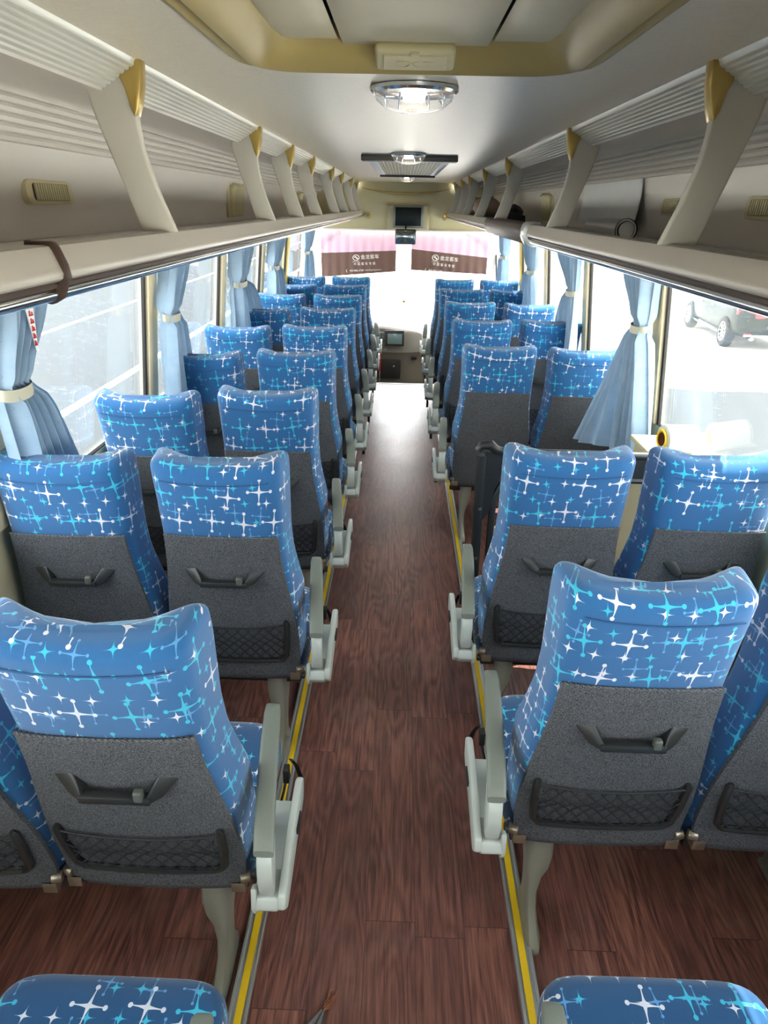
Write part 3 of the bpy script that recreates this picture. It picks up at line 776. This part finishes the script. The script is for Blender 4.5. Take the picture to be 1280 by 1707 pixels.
def build_back():
    b = MB(); N = 44; rings = []; us = []
    zs = [.385 + (1.15 - .385) * k / 22 for k in range(23)]
    def ring(z, inset, dz):
        R = []
        for k in range(N + 1):
            a = (k / N + .25); t = 2 * PI * a; c, s = math.cos(t), math.sin(t)
            e = lambda v, p: math.copysign(abs(v) ** p, v)
            fx, fy = e(c, .36), (e(s, .36) + 1) / 2
            x, y = bx(fx, fy, z, inset)
            up = .026 * max(0, min(1, (z - 1.0) / .15)) * abs(x / .21) ** 2.2
            R.append((x, y, z + dz + up))
        return R
    for z in zs: rings.append(ring(z, 0, 0))
    r = .040
    for k in range(1, 7):
        ph = PI / 2 * k / 6; rings.append(ring(1.15, r * (1 - math.cos(ph)), r * math.sin(ph) * .9))
    rings.insert(0, ring(.385, .03, -.008))
    vs, uvs, fs = [], [], []
    for j, R in enumerate(rings):
        acc = 0
        for k, p in enumerate(R):
            if k: acc += math.hypot(p[0] - R[k - 1][0], p[1] - R[k - 1][1])
            vs.append(p); uvs.append([acc, 0])
        for q in uvs[-len(R):]: q[0] -= acc / 2
    # v coordinate = length along the surface
    n = N + 1; acc = 0
    for j in range(len(rings)):
        if j: acc += (Vector(rings[j][0]) - Vector(rings[j - 1][0])).length
        for k in range(n): uvs[j * n + k][1] = acc
    for j in range(len(rings) - 1):
        for k in range(N): fs.append((j * n + k, j * n + k + 1, (j + 1) * n + k + 1, (j + 1) * n + k))
    top = len(rings) - 1
    b.add(vs, fs, uvs)
    # close the top with strips between mirrored points, and the bottom with one face
    o = top * n; T = rings[top]
    mid = []
    tv, tu, tf = [], [], []
    for k in range(N + 1):
        tv.append(T[k]); tu.append((T[k][0] + 5, T[k][1]))
    cc = []
    for k in range(N + 1):
        p = T[k]; q = (p[0] * .8, (p[1] - .055) * .35 + .055, p[2] + .001)
        tv.append(q); tu.append((q[0] + 5, q[1]))
    m = N + 1
    for k in range(N): tf.append((k, k + 1, m + k + 1, m + k))
    b.add(tv, tf, tu)
    b.add([tv[m + k] for k in range(N)], [tuple(range(N))], [tu[m + k] for k in range(N)])
    b.add([rings[0][k] for k in range(N)], [tuple(range(N))[::-1]], [(rings[0][k][0], rings[0][k][1]) for k in range(N)])
    return b.mesh('backrest', M['fabric'])
def rear_y(x, z):
    hr = lerp(BK, z)[0]; fx = max(-1, min(1, x / hr))
    return bx(fx, 0, z)[1] + (abs(fx) ** 9) * .006
PW_ = [(.33, .212), (.42, .222), (.52, .222), (.62, .214), (.72, .200), (.82, .186), (.945, .178)]
def build_panel():
    b = MB()
    zs = [(.945, 0), (.90, 0), (.84, 0), (.76, 0), (.68, 0), (.60, 0), (.52, 0), (.45, 0), (.405, -.004), (.375, -.010), (.350, -.004), (.336, .012), (.330, .05), (.332, .13)]
    nu = 18; rows = []
    for z, d in zs:
        w = lerp(PW_, z)[0]
        zz = max(z, .40)
        rows.append([(-w + 2 * w * i / nu, rear_y(-w + 2 * w * i / nu, zz) + d - .0095, z) for i in range(nu + 1)])
    rim = [[(x * 1.0, y + .012, z) for x, y, z in r] for r in rows]
    vs = [p for r in rows for p in r]; n = nu + 1
    fs = [(j * n + i, j * n + i + 1, (j + 1) * n + i + 1, (j + 1) * n + i) for j in range(len(rows) - 1) for i in range(nu)]
    b.add(vs, fs)
    for side in (0, nu):
        for j in range(len(rows) - 1): b.add([rows[j][side], rows[j + 1][side], rim[j + 1][side], rim[j][side]], [(0, 1, 2, 3)])
    for i in range(nu): b.add([rows[0][i], rows[0][i + 1], rim[0][i + 1], rim[0][i]], [(0, 1, 2, 3)])
    b.tube([(-.179 + .358 * i / 20, rear_y(-.179 + .358 * i / 20, .945) - .0075, .9455) for i in range(21)], .0042, 6)
    return b.mesh('back_panel', M['charcoal'])
def build_welt():
    b = MB(); pts = []
    for i in range(21):
        x = -.178 + .356 * i / 20; pts.append((x, rear_y(x, .945) - .006, .946))
    
    # stitched seam across the top of the head rest
    pts = [(x, rear_y(x, 1.12) - .0035, 1.128 + .012 * abs(x / .18) ** 2) for x in [-.165 + .33 * i / 16 for i in range(17)]]
    b.tube(pts, .0018, 5)
    return b.mesh('seam_welt', M['welt'])
def build_cushion():
    b = MB(); N = 36; rings = []; uvl = []
    def ring(z, ins):
        R = []
        for k in range(N + 1):
            t = 2 * PI * k / N; c, s = math.cos(t), math.sin(t); e = lambda v: math.copysign(abs(v) ** .28, v)
            hx, hy = .238 - ins, .25 - ins
            R.append((hx * e(c), .375 + hy * e(s), z))
        return R
    prof = [(.335, .03), (.34, .012), (.355, 0), (.40, 0), (.425, .006), (.442, .018), (.452, .04), (.458, .08), (.460, .15), (.460, .22)]
    rings = [ring(z, i) for z, i in prof]
    vs, uv, fs = [], [], []
    n = N + 1; acc = 0
    for j, R in enumerate(rings):
        for k, p in enumerate(R):
            vs.append(p)
            c = math.atan2(p[1] - .375, p[0]); dr = max(0, .43 - p[2])
            uv.append((p[0] + math.cos(c) * dr, p[1] + math.sin(c) * dr + 2))
    for j in range(len(rings) - 1):
        for k in range(N): fs.append((j * n + k, j * n + k + 1, (j + 1) * n + k + 1, (j + 1) * n + k))
    b.add(vs, fs, uv); b.add([rings[-1][k] for k in range(N)], [tuple(range(N))], [(rings[-1][k][0], rings[-1][k][1] + 2) for k in range(N)])
    b.add([rings[0][k] for k in range(N)], [tuple(range(N))[::-1]], [(0, 0)] * N)
    return b.mesh('seat_cushion', M['cfabric'])
def build_handle():
    b = MB(); y0 = rear_y(0, .79) - .008; z0 = .785
    for s in (-1, 1):
        P = [(s * .140, z0 + .046), (s * .092, z0 + .048), (s * .068, z0 + .008), (s * .066, z0 - .012), (s * .098, z0 - .004)]
        yb = y0 + .006
        depth = [-.004, -.008, -.040, -.044, -.026]
        n = 5; vs = [(x, yb + .004, z) for x, z in P] + [(x, yb + d, z) for (x, z), d in zip(P, depth)]
        b.add(vs, [(i, (i + 1) % n, n + (i + 1) % n, n + i) for i in range(n)] + [tuple(range(n))[::-1], tuple(range(n, 2 * n))])
    b.box((0, y0 - .026, z0 - .003), (.150, .022, .020))
    return b.mesh('grab_handle', M['black'], .004)
def build_hook():
    b = MB(); y0 = rear_y(0, .79) - .008; b.box((.052, y0 - .030, .785 + .012), (.020, .018, .028)); return b.mesh('coat_hook', M['knob'], .005, seg=3)
def build_pocket():
    b = MB()
    def P(x, z, o=-.016): return (x, rear_y(x, z) + o, z)
    for s in (-1, 1):
        b.tube([P(s * .183, .612), P(s * .186, .60), P(s * .184, .52), P(s * .176, .455), P(s * .160, .437)], [.006, .0105, .0105, .0105, .0105], 8)
    b.tube([P(x, .437 - .004 * (1 - (x / .16) ** 2)) for x in [-.16 + .32 * i / 12 for i in range(13)]], .0095, 8)
    return b.mesh('net_pocket', M['black'])
def build_net():
    b = MB()
    def P(x, z, o=-.020): return (x, rear_y(x, z) + o, z)
    top = lambda x: .596 - .014 * (1 - (x / .18) ** 2)
    b.tube([P(x, top(x)) for x in [-.18 + .36 * i / 14 for i in range(15)]], .0028, 5)
    n = 11; st = .036
    for s in (-1, 1):
        for i in range(-6, n + 1):
            x0 = -.18 + i * st; pts = []
            for k in range(13):
                z = .440 + (.158) * k / 12; x = x0 + (k / 12) * st * 4.4
                x *= s
                if abs(x) <= .178 and z <= top(x): pts.append(P(x, z, -.020 - .004 * math.sin(k)))
            if len(pts) > 1: b.tube(pts, .0021, 4)
    return b.mesh('net', M['net'])
def build_arm(s):
    x = s * .296
    def splay(b):
        b.v = [(v[0] - s * (.11 if s > 0 else .06) * max(0, v[1]), v[1], v[2]) for v in b.v]; return b
    b = MB(); path = [(.005, .606), (.03, .628), (.10, .652), (.18, .668), (.27, .680), (.36, .684), (.398, .680), (.412, .670)]
    rings = []
    for i, (y, z) in enumerate(path):
        w = (.0225, .0235, .0235, .0235, .023, .0215, .0185, .014)[i]; h = (.010, .014, .015, .015, .014, .013, .011, .006)[i]
        R = []
        for k in range(16):
            a = 2 * PI * k / 16; e = lambda v: math.copysign(abs(v) ** .5, v)
            R.append((x + w * e(math.cos(a)), y, z + h * e(math.sin(a))))
        rings.append(R)
    b.loft(rings); splay(b); pad = b.mesh('arm_pad', M['pad'])
    b = MB()
    b.prism([(.012, .597), (.08, .634), (.18, .654), (.35, .670), (.372, .658), (.32, .638), (.17, .612), (.10, .580), (.075, .530), (.068, .480), (.040, .462), (.010, .470), (-.004, .52), (.0, .57)], 'x', x - .018, x + .018); splay(b)
    body = b.mesh('arm_body', M['shell'], .006, ang=50)
    b = MB()
    out = [(.030, .402), (.075, .408), (.135, .420), (.20, .430), (.30, .440), (.320, .450), (.332, .505), (.310, .518), (.22, .515), (.15, .505), (.10, .492), (.055, .475), (.01, .470), (.0, .435)]
    b.prism(out, 'x', s * .318, s * .338)
    cup = [(.026, .400), (.075, .408), (.10, .420), (.095, .452), (.055, .456), (.01, .460), (.0, .430)]
    b.prism(cup, 'x', s * .262, s * .322)
    b.prism([(.0, .430), (.012, .402), (.030, .402), (.035, .478), (.01, .488)], 'x', s * .258, s * .272)
    b.prism([(.03, .406), (.10, .418), (.28, .442), (.285, .470), (.15, .462), (.05, .44)], 'x', s * .264, s * .330)
    cov = b.mesh('side_cover', M['shell'], .006, ang=50)
    b = MB(); b.box((s * .340, .21, .475), (.006, .06, .018)); rec = b.mesh('recline_lever', M['black'], .002)
    return pad, body, cov, rec
def build_leg(s):
    x = s * .128; b = MB(); rings = []
    for z, xc, yc, hx, hy in ((.335, 0, .26, .036, .07), (.27, 0, .245, .036, .062), (.225, .004, .235, .032, .052), (.195, .012, .225, .022, .045), (.15, .016, .215, .016, .044), (.09, .014, .21, .016, .052), (.045, .010, .205, .018, .075), (.018, .008, .20, .022, .10), (.001, .008, .20, .022, .105)):
        R = []
        for k in range(16):
            a = 2 * PI * k / 16; e = lambda v: math.copysign(abs(v) ** .5, v)
            R.append((x + s * xc + hx * e(math.cos(a)), yc - .06 + hy * e(math.sin(a)), z))
        rings.append(R)
    b.loft(rings)
    return b.mesh('leg', M['leg'])
def build_frame():
    b = MB(); b.box((0, .38, .315), (.43, .44, .04)); b.tube([(-.225, .20, .30), (.225, .20, .30)], .016, 8); b.tube([(-.225, .52, .275), (.225, .52, .275)], .014, 8)
    return b.mesh('seat_frame', M['black'], .004)
def build_bracket(s):
    b = MB(); x = s * .202
    b.box((x, .108, .362), (.034, .003, .030)); b.box((x + s * .016, .128, .365), (.003, .042, .034)); b.tube([(x + s * .004, .118, .385), (x + s * .027, .125, .385)], .014, 12)
    return b.mesh('hinge_bracket', M['plate'], .001)
def build_strap(s):
    b = MB(); x = s * .285
    b.tube([(x - s * .01, .50, .40), (x, .52, .36), (x + s * .012, .53, .30), (x + s * .008, .525, .255)], .011, 6, flat=.3)
    b.box((x + s * .008, .525, .235), (.020, .030, .055))
    return b.mesh('belt_tongue', M['strap'], .003)
def build_buckle(s):
    b = MB(); x = s * .262
    b.tube([(x, .37, .36), (x + s * .010, .385, .40), (x + s * .014, .395, .425)], .011, 6, flat=.35); b.box((x + s * .016, .40, .445), (.016, .030, .045))
    return b.mesh('belt_buckle', M['strap'], .003)
def build_wallmount():
    b = MB(); b.box((.17, .30, .15), (.03, .10, .25)); b.box((.19, .30, .012), (.07, .14, .024)); return b.mesh('leg', M['leg'], .006)
ME = dict(back=build_back(), panel=build_panel(), welt=build_welt(), cushion=build_cushion(), handle=build_handle(), hook=build_hook(), pocket=build_pocket(), net=build_net(), frame=build_frame(), wl=build_wallmount())
for s in (-1, 1):
    ME['arm', s] = build_arm(s); ME['leg', s] = build_leg(s); ME['br', s] = build_bracket(s); ME['strap', s] = build_strap(s); ME['buckle', s] = build_buckle(s)

def seat(x, y, label, group, s=0, plain_back=False, rec=0., yaw=0.):
    "s: side of the aisle armrest (0 = window seat)"
    t = thing('coach_seat', label, 'seat', (x, y, 0), (0, 0, yaw), group)
    rot = Matrix.Translation((0, .13, .42)) @ Matrix.Rotation(math.radians(rec), 4, 'X') @ Matrix.Translation((0, -.13, -.42))
    def tilt(o): o.matrix_local = rot; return o
    bk = tilt(link('backrest', ME['back'], t)); link('seam_welt', ME['welt'], bk)
    tilt(link('back_panel', ME['panel'], t))['label'] = 'charcoal woven back panel'
    if not plain_back:
        h = tilt(link('grab_handle', ME['handle'], t)); link('coat_hook', ME['hook'], h)
        p = tilt(link('net_pocket', ME['pocket'], t)); link('net', ME['net'], p)
    link('seat_cushion', ME['cushion'], t); link('seat_frame', ME['frame'], t)
    for q in (-1, 1): link('hinge_bracket', ME['br', q], t)
    if s:
        pad, body, cov, rc = ME['arm', s]
        a = link('armrest', body, t); link('arm_pad', pad, a)
        c = link('side_cover', cov, t); link('recline_lever', rc, c)
        link('leg', ME['leg', s], t); link('belt_tongue', ME['strap', s], t); link('belt_buckle', ME['buckle', s], t)
    else:
        link('leg', ME['wl'], t).scale.x = 1 if x > 0 else -1
    return t
ORD = ['', 'first', 'second', 'third', 'fourth', 'fifth', 'sixth', 'seventh', 'eighth', 'ninth']
CA, CW = .555, 1.03
CR, CRW = .545, 1.02
GL, GR = 'blue starburst coach seats left of the aisle', 'blue starburst coach seats right of the aisle'
PLN = 1.075; PL_ = .815
RW = {1: 5, 2: 0, 3: 5, 4: 4, 5: 3, 6: 3, 7: 0, 8: 1, 9: 2}
for n in range(1, 10):
    y = PLN + PL_ * (n - 1)
    rec = {1: 4.5, 2: 0}.get(n, 0); y -= .02 if n == 1 else 0
    seat(-CA - (.018 if n == 1 else 0), y, 'blue starburst aisle seat on the left side, %s full row from the camera' % ORD[n], GL, 1, False, rec)
    seat(-CW, y - .02, 'blue starburst seat by the left windows, %s full row from the camera' % ORD[n], GL, 0, False, RW[n])
ry = {1: 1.229, 2: 2.035}
for n in range(3, 8): ry[n] = 3.806 + .9415 * (n - 3)
for n in range(1, 8):
    pb = n == 3
    extra = ', behind the black frame' if n == 2 else (', plain dark back without a handle' if n == 3 else '')
    la = 'blue starburst aisle seat on the right side, %s full row from the camera' % ORD[n]
    lw = 'blue starburst seat by the right windows, %s full row from the camera' % ORD[n]
    seat(CR, ry[n], la, GR, -1, pb, {1: 1.5}.get(n, 0))
    seat(CRW, ry[n] + {3: -.03}.get(n, 0), lw, GR, 0, pb, {3: 1, 4: -2, 5: 2}.get(n, 0))
seat(-CA, .285, 'seat cushion with grey armrest at the bottom left corner of the photo', GL, 1, False, 14)
seat(CR, .325, 'seat cushion with grey armrest at the bottom right of the photo', GR, -1, False, 14)
seat(CRW, .325, 'seat cushion just showing in the bottom right corner beside another', GR, 0, False, 14)

# ------------------------------------------------------------------ black frame and stairwell behind the third right row
t = thing('partition_frame', 'black metal partition frame with rounded openings ahead of the second right row', 'partition', (.735, 2.74, -.001))
b = MB(); b.tube([(-.385, 0, .01), (-.385, 0, .30), (-.393, 0, .955)], .022, 10); b.box((-.385, 0, .008), (.09, .07, .016)); obj('post', b, M['black'], t)
b = MB(); b.tube([(-.41, 0, .975), (-.395, 0, .998), (-.36, 0, 1.0), (-.335, 0, .978), (-.30, 0, .972), (.44, 0, .968)], [.016, .020, .022, .020, .018, .018], 10, flat=1.0); b.box((.02, 0, .92), (.80, .018, .10)); obj('top_rail', b, M['black'], t)
b = MB()
def arch(xa, xb, z0, z1):
    w = .02; r = .10
    o_ = [(xa, z0), (xa, z1), (xb, z1), (xb, z0)]
    b.tube([(xa, 0, z0), (xa, 0, z1 - r), (xa + r * .3, 0, z1 - r * .3), (xa + r, 0, z1), (xb - r, 0, z1), (xb - r * .3, 0, z1 - r * .3), (xb, 0, z1 - r), (xb, 0, z0)], .015, 8)
arch(-.33, -.02, .02, .86); arch(.06, .40, .02, .86); obj('inner_hoops', b, M['black'], t)
b = MB(); b.prism([(-.385, .87), (-.31, .87), (-.33, .80), (-.345, .70), (-.385, .64)], 'y', -.012, .012); b.prism([(-.06, .87), (.10, .87), (.07, .75), (.065, .02), (-.025, .02), (-.03, .75)], 'y', -.012, .012); obj('web_plates', b, M['black'], t)
b = MB()
for z in (.72, .48, .2): b.tube([(-.385, -.026, z), (-.385, .026, z)], .008, 10)
obj('screws', b, M['metald'], t)
b = MB(); b.box((1.165, 2.87, .47), (.19, .34, .94)); struct('trim_40', b, M['beige'], .008)
b = MB(); b.box((1.155, 2.87, .955), (.21, .36, .025)); struct('trim_41', b, M['cream'], .006)
b = MB(); b.box((.76, 3.14, .22), (.60, .03, .44)); struct('trim_42', b, M['beige'], .006)

# roll of film on the ledge
t = thing('film_roll', 'roll of clear film with a bright yellow core on the right window ledge', 'roll', (1.165, 2.80, 1.028), (0, 0, .12))
b = MB(); b.lathe([(.036, -.070), (.052, -.070), (.060, -.066), (.0605, -.03), (.0595, .0), (.0605, .03), (.060, .066), (.052, .070), (.036, .070)], axis='x', seg=32, cap=False); obj('film', b, M['film'], t)
b = MB(); b.lathe([(.030, -.076), (.040, -.078), (.042, -.070), (.036, .078), (.030, .076)], axis='x', seg=28, cap=False); obj('core', b, M['core'], t)
b = MB(); b.lathe([(.0295, -.074), (.0295, .074)], axis='x', seg=24, cap=False); b.lathe([(.029, 0), (.001, .0)], axis='x', seg=24, cap=False); obj('core_lining', b, M['coreb'], t)

# ------------------------------------------------------------------ curtains
def curtain(sx, ya, yb, tya, tyb, bya, byb, label, zb=.75, folds=7, tie=1.395, ztop=1.70, flare=0., zt=None, seed=1):
    c = thing('curtain', label, 'curtain', (sx * 1.12, (ya + yb) / 2, tie), group='pale blue tied-back curtains')
    L = Vector(c.location); rnd = random.Random(seed)
    ph = [rnd.uniform(0, 6) for _ in range(4)]
    def P(u, v, e=0):
        z = ztop + (zb - ztop) * v
        if z > tie: t = sm((ztop - z) / (ztop - tie)) ** 1.2; a = ya + (tya - ya) * t; d = yb + (tyb - yb) * t
        else: t = min(1, ((tie - z) / (tie - zb))) ** .62; a = tya + (bya - tya) * t; d = tyb + (byb - tyb) * t
        y = a + (d - a) * (u + .02 * math.sin(u * 17 + ph[0]))
        am = min(.034, .013 + (d - a) * .11) * (1 if abs(z - tie) > .03 else .7)
        x = 1.105 + am * math.sin(u * folds * 2 * PI + ph[1] + .7 * math.sin(3 * v + ph[2])) + .35 * am * math.sin(u * folds * 5.1 + ph[3]) + .03 * (1 if z > tie else 0) * (ztop - z) - flare * max(0, (tie - z) / (tie - zb)) ** 1.3 * sm((u - .66) / .16)
        x += .02 * v
        return (sx * (x + e) - L.x, y - L.y, z - L.z)
    b = MB(); nu, nv = folds * 12, 34
    b.grid(P, nu, nv, lambda u, v: (u * .5, v)); b.grid(lambda u, v: P(u, v, .0025), nu, nv, lambda u, v: (u * .5, v))
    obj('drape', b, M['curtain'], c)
    b = MB(); N = 20; cy = (tya + tyb) / 2; hw = (tyb - tya) / 2 + .012; rings = []
    for z in (-.017, .017):
        rings.append([(sx * (1.105 + .03 * .3 + .034 * math.cos(a)) - L.x, cy - L.y + hw * math.sin(a), z + .008 * math.cos(a)) for a in [2 * PI * k / N for k in range(N)]])
    b.loft(rings, True, False); b.box((sx * (1.16) - L.x, cy - L.y + hw, 0), (.09, .012, .03)); obj('tieback', b, M['tie'], c)
    return c
c1 = curtain(-1, 1.90, 2.14, 1.86, 1.99, 1.93, 2.26, 'large pale blue curtain at the left edge of the photo, with a beige tieback', .88, 7, seed=2)
b = MB(); b.add([(0, 0, 0), (0, .045, 0), (0, .030, -.12), (0, .020, -.12)], [(0, 1, 2, 3)]); b.add([(.002, 0, 0), (.002, .045, 0), (.002, .030, -.12), (.002, .020, -.12)], [(3, 2, 1, 0)])
lb = obj('sewn_label', b, M['card'], c1); lb.location = (.045, -.035, .215)
b = MB()
for k in range(5): b.box((.004, .022, -.018 - .021 * k), (.002, .020 - .002 * k, .004)); b.box((.004, .016 + .001 * k, -.012 - .021 * k), (.002, .004, .014)); b.box((.004, .028 - .001 * k, -.014 - .021 * k), (.002, .004, .010))
lt = obj('red_lettering', b, M['red'], lb)
curtain(-1, 3.36, 3.66, 3.30, 3.46, 3.28, 3.66, 'pale blue tied curtain at the second left window post', .90, 6, seed=3)
curtain(-1, 4.78, 5.30, 4.76, 5.06, 4.72, 5.85, 'broad pale blue curtain at the third left window post, hanging half loose', .92, 10, seed=4)
curtain(-1, 6.18, 6.75, 6.12, 6.42, 6.08, 6.9, 'pale blue tied curtain at the fourth left window post', .92, 8, seed=5)
curtain(-1, 8.15, 8.95, 8.20, 8.55, 8.0, 9.0, 'pale blue tied curtain at the front end of the left windows', .92, 8, seed=6)
curtain(1, 3.28, 3.70, 3.29, 3.44, 3.06, 3.66, 'long pale blue curtain on the right, spilling over the back of a seat', .76, 9, flare=.15, seed=7)
curtain(1, 4.70, 5.38, 4.72, 4.90, 4.56, 5.34, 'pale blue curtain on the right, tied like an hourglass, second nearest on that side', .90, 7, seed=8)
curtain(1, 6.25, 6.90, 6.26, 6.55, 6.1, 6.95, 'pale blue tied curtain at the fourth right window post', .92, 7, seed=9)
curtain(1, 8.05, 8.60, 8.1, 8.4, 8.0, 8.65, 'pale blue curtain at the front end of the right windows', .92, 7, seed=10)

# grey cloth on the aisle floor
b = MB(); b.lathe([(.001, 0.02), (.03, .02), (.045, .012), (.05, 0)], seg=10)
t = thing('cord_tie', 'grey fabric tie with a frayed twisted end lying on the aisle floor', 'tie', (-.176, 1.075, 0), (0, 0, -.35))
def rag(u, v, e=0): return ((u - .5) * (.012 + .085 * (1 - v) ** .8) + .01 * v, -.14 + .16 * v, .012 + .008 * math.sin(u * 14) * (1 - v * .6) + e)
b = MB(); b.grid(rag, 16, 8); b.grid(lambda u, v: rag(u, v, .003), 16, 8); obj('cloth', b, M['greycloth'], t)
b = MB()
for i in range(6):
    r_ = random.Random(i); pts = [(.01, .02, .014)]
    for k in range(5): p = pts[-1]; pts.append((p[0] + r_.uniform(-.006, .009), p[1] + r_.uniform(.004, .016), .006 + r_.uniform(0, .01)))
    b.tube(pts, .0016, 4)
obj('frayed_threads', b, M['coreb'], t)

# ------------------------------------------------------------------ outside
GZ = -1.15
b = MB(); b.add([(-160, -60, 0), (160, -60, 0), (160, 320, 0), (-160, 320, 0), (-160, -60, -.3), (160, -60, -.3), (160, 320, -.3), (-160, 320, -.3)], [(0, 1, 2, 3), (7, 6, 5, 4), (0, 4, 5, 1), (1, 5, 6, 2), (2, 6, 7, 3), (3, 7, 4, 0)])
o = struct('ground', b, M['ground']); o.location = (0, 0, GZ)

def car():
    c = thing('car', 'black car with alloy wheels and red tail lights parked beyond the right windows', 'car', (9.05, 19.05, GZ), (0, 0, -.10))
    # local: +y forward, x right, origin between the wheels
    prof = [(-2.32, .55, .90, .72), (-2.22, .38, 1.02, .85), (-1.9, .30, 1.12, .92), (-1.3, .28, 1.05, .95), (-.4, .26, 1.00, .95), (.6, .26, 1.0, .95), (1.3, .28, .98, .94), (1.9, .32, .90, .90), (2.25, .42, .78, .80), (2.36, .5, .66, .66)]
    b = MB(); rings = []
    for i in range(33):
        y = -2.32 + 4.68 * i / 32; zb, zt, w = lerp(prof, y)
        R = []
        for k in range(20):
            a = 2 * PI * k / 20; e = lambda v, p: math.copysign(abs(v) ** p, v)
            ca, sa = math.cos(a), math.sin(a)
            R.append((w * e(ca, .35) * (1 - .04 * max(0, sa)), y, (zb + zt) / 2 + (zt - zb) / 2 * e(sa, .45)))
        rings.append(R)
    b.loft(rings); bd = obj('car_body', b, M['carb'], c)
    b = MB(); rings = []
    cab = [(-2.05, .90, .72, 1.10), (-1.6, .84, .66, 1.36), (-.9, .84, .60, 1.54), (0, .84, .60, 1.58), (.6, .84, .62, 1.48), (1.25, .86, .76, 1.02)]
    for i in range(21):
        y = -2.05 + 3.3 * i / 20; w0, w1, zt = lerp(cab, y)
        R = []
        for k in range(20):
            t = k / 19; a = PI * t; e = lambda v, p: math.copysign(abs(v) ** p, v)
            R.append(((w1 + (w0 - w1) * (1 - math.sin(a))) * e(math.cos(a), .5), y, .93 + (zt - .93) * math.sin(a) ** .6))
        rings.append(R)
    b.loft(rings, True, True); obj('cabin', b, plain('car_window_glass', (18, 22, 24), .05, .0, .9), c)
    wb = MB(); wb.lathe([(.20, -.11), (.33, -.115), (.36, -.09), (.365, 0), (.36, .09), (.33, .115), (.20, .11)], axis='x', seg=32, cap=False); wm = wb.mesh('wheel', M['tyre'])
    rb = MB(); rb.lathe([(.21, .112), (.235, .112), (.235, -.112), (.21, -.112)], axis='x', seg=32, cap=False)
    for k in range(10):
        a = 2 * PI * k / 10; rb.tube([(-.095, .02 * math.cos(a), .02 * math.sin(a)), (-.105, .225 * math.cos(a + .06), .225 * math.sin(a + .06))], .016, 6)
        rb.tube([(.095, .02 * math.cos(a), .02 * math.sin(a)), (.105, .225 * math.cos(a + .06), .225 * math.sin(a + .06))], .016, 6)
    rb.lathe([(.001, -.11), (.05, -.108), (.05, .108), (.001, .11)], axis='x', seg=16)
    rm = rb.mesh('alloy_rim', M['rim'])
    for x in (-.86, .86):
        for y in (-1.5, 1.52):
            w = link('wheel', wm, c, (x, y, .365)); link('alloy_rim', rm, w)
    for sx in (-1, 1):
        b = MB(); rings = []
        for i in range(9):
            f = i / 8; x = sx * (.34 + .55 * f); y = -2.31 + .30 * f ** 2.2; h = .05 + .055 * math.sin(PI * f) + .01
            rings.append([(x + 0, y + .02 * math.cos(a) - .03, .86 + .03 * f + h * .8 * math.sin(a)) for a in [2 * PI * k / 10 for k in range(10)]])
        b.loft(rings); obj('tail_light', b, M['tail'], c)
        b = MB(); b.box((sx * .66, -2.34, .42), (.16, .03, .05)); obj('reflector', b, M['tail'], c, .008)
        b = MB(); b.tube([(sx * .56, -2.36, .32), (sx * .56, -2.15, .32)], .055, 12, flat=.6); obj('exhaust', b, M['chrome'], c)
        b = MB(); b.box((sx * .945, 0, .31), (.03, 2.4, .05)); obj('sill_trim', b, M['chrome'], c, .01)
        b = MB(); b.box((sx * .955, -.35, .86), (.02, .20, .025)); b.box((sx * .955, .65, .86), (.02, .20, .025)); obj('door_handle', b, M['chrome'], c, .005)
    b = MB(); b.box((0, -2.33, .62), (.52, .02, .14)); obj('number_plate_recess', b, M['black'], c, .01)
    b = MB(); b.box((0, -2.36, .40), (1.5, .06, .05)); obj('bumper_trim', b, M['chrome'], c, .02)
car()
bpy.context.view_layer.update()
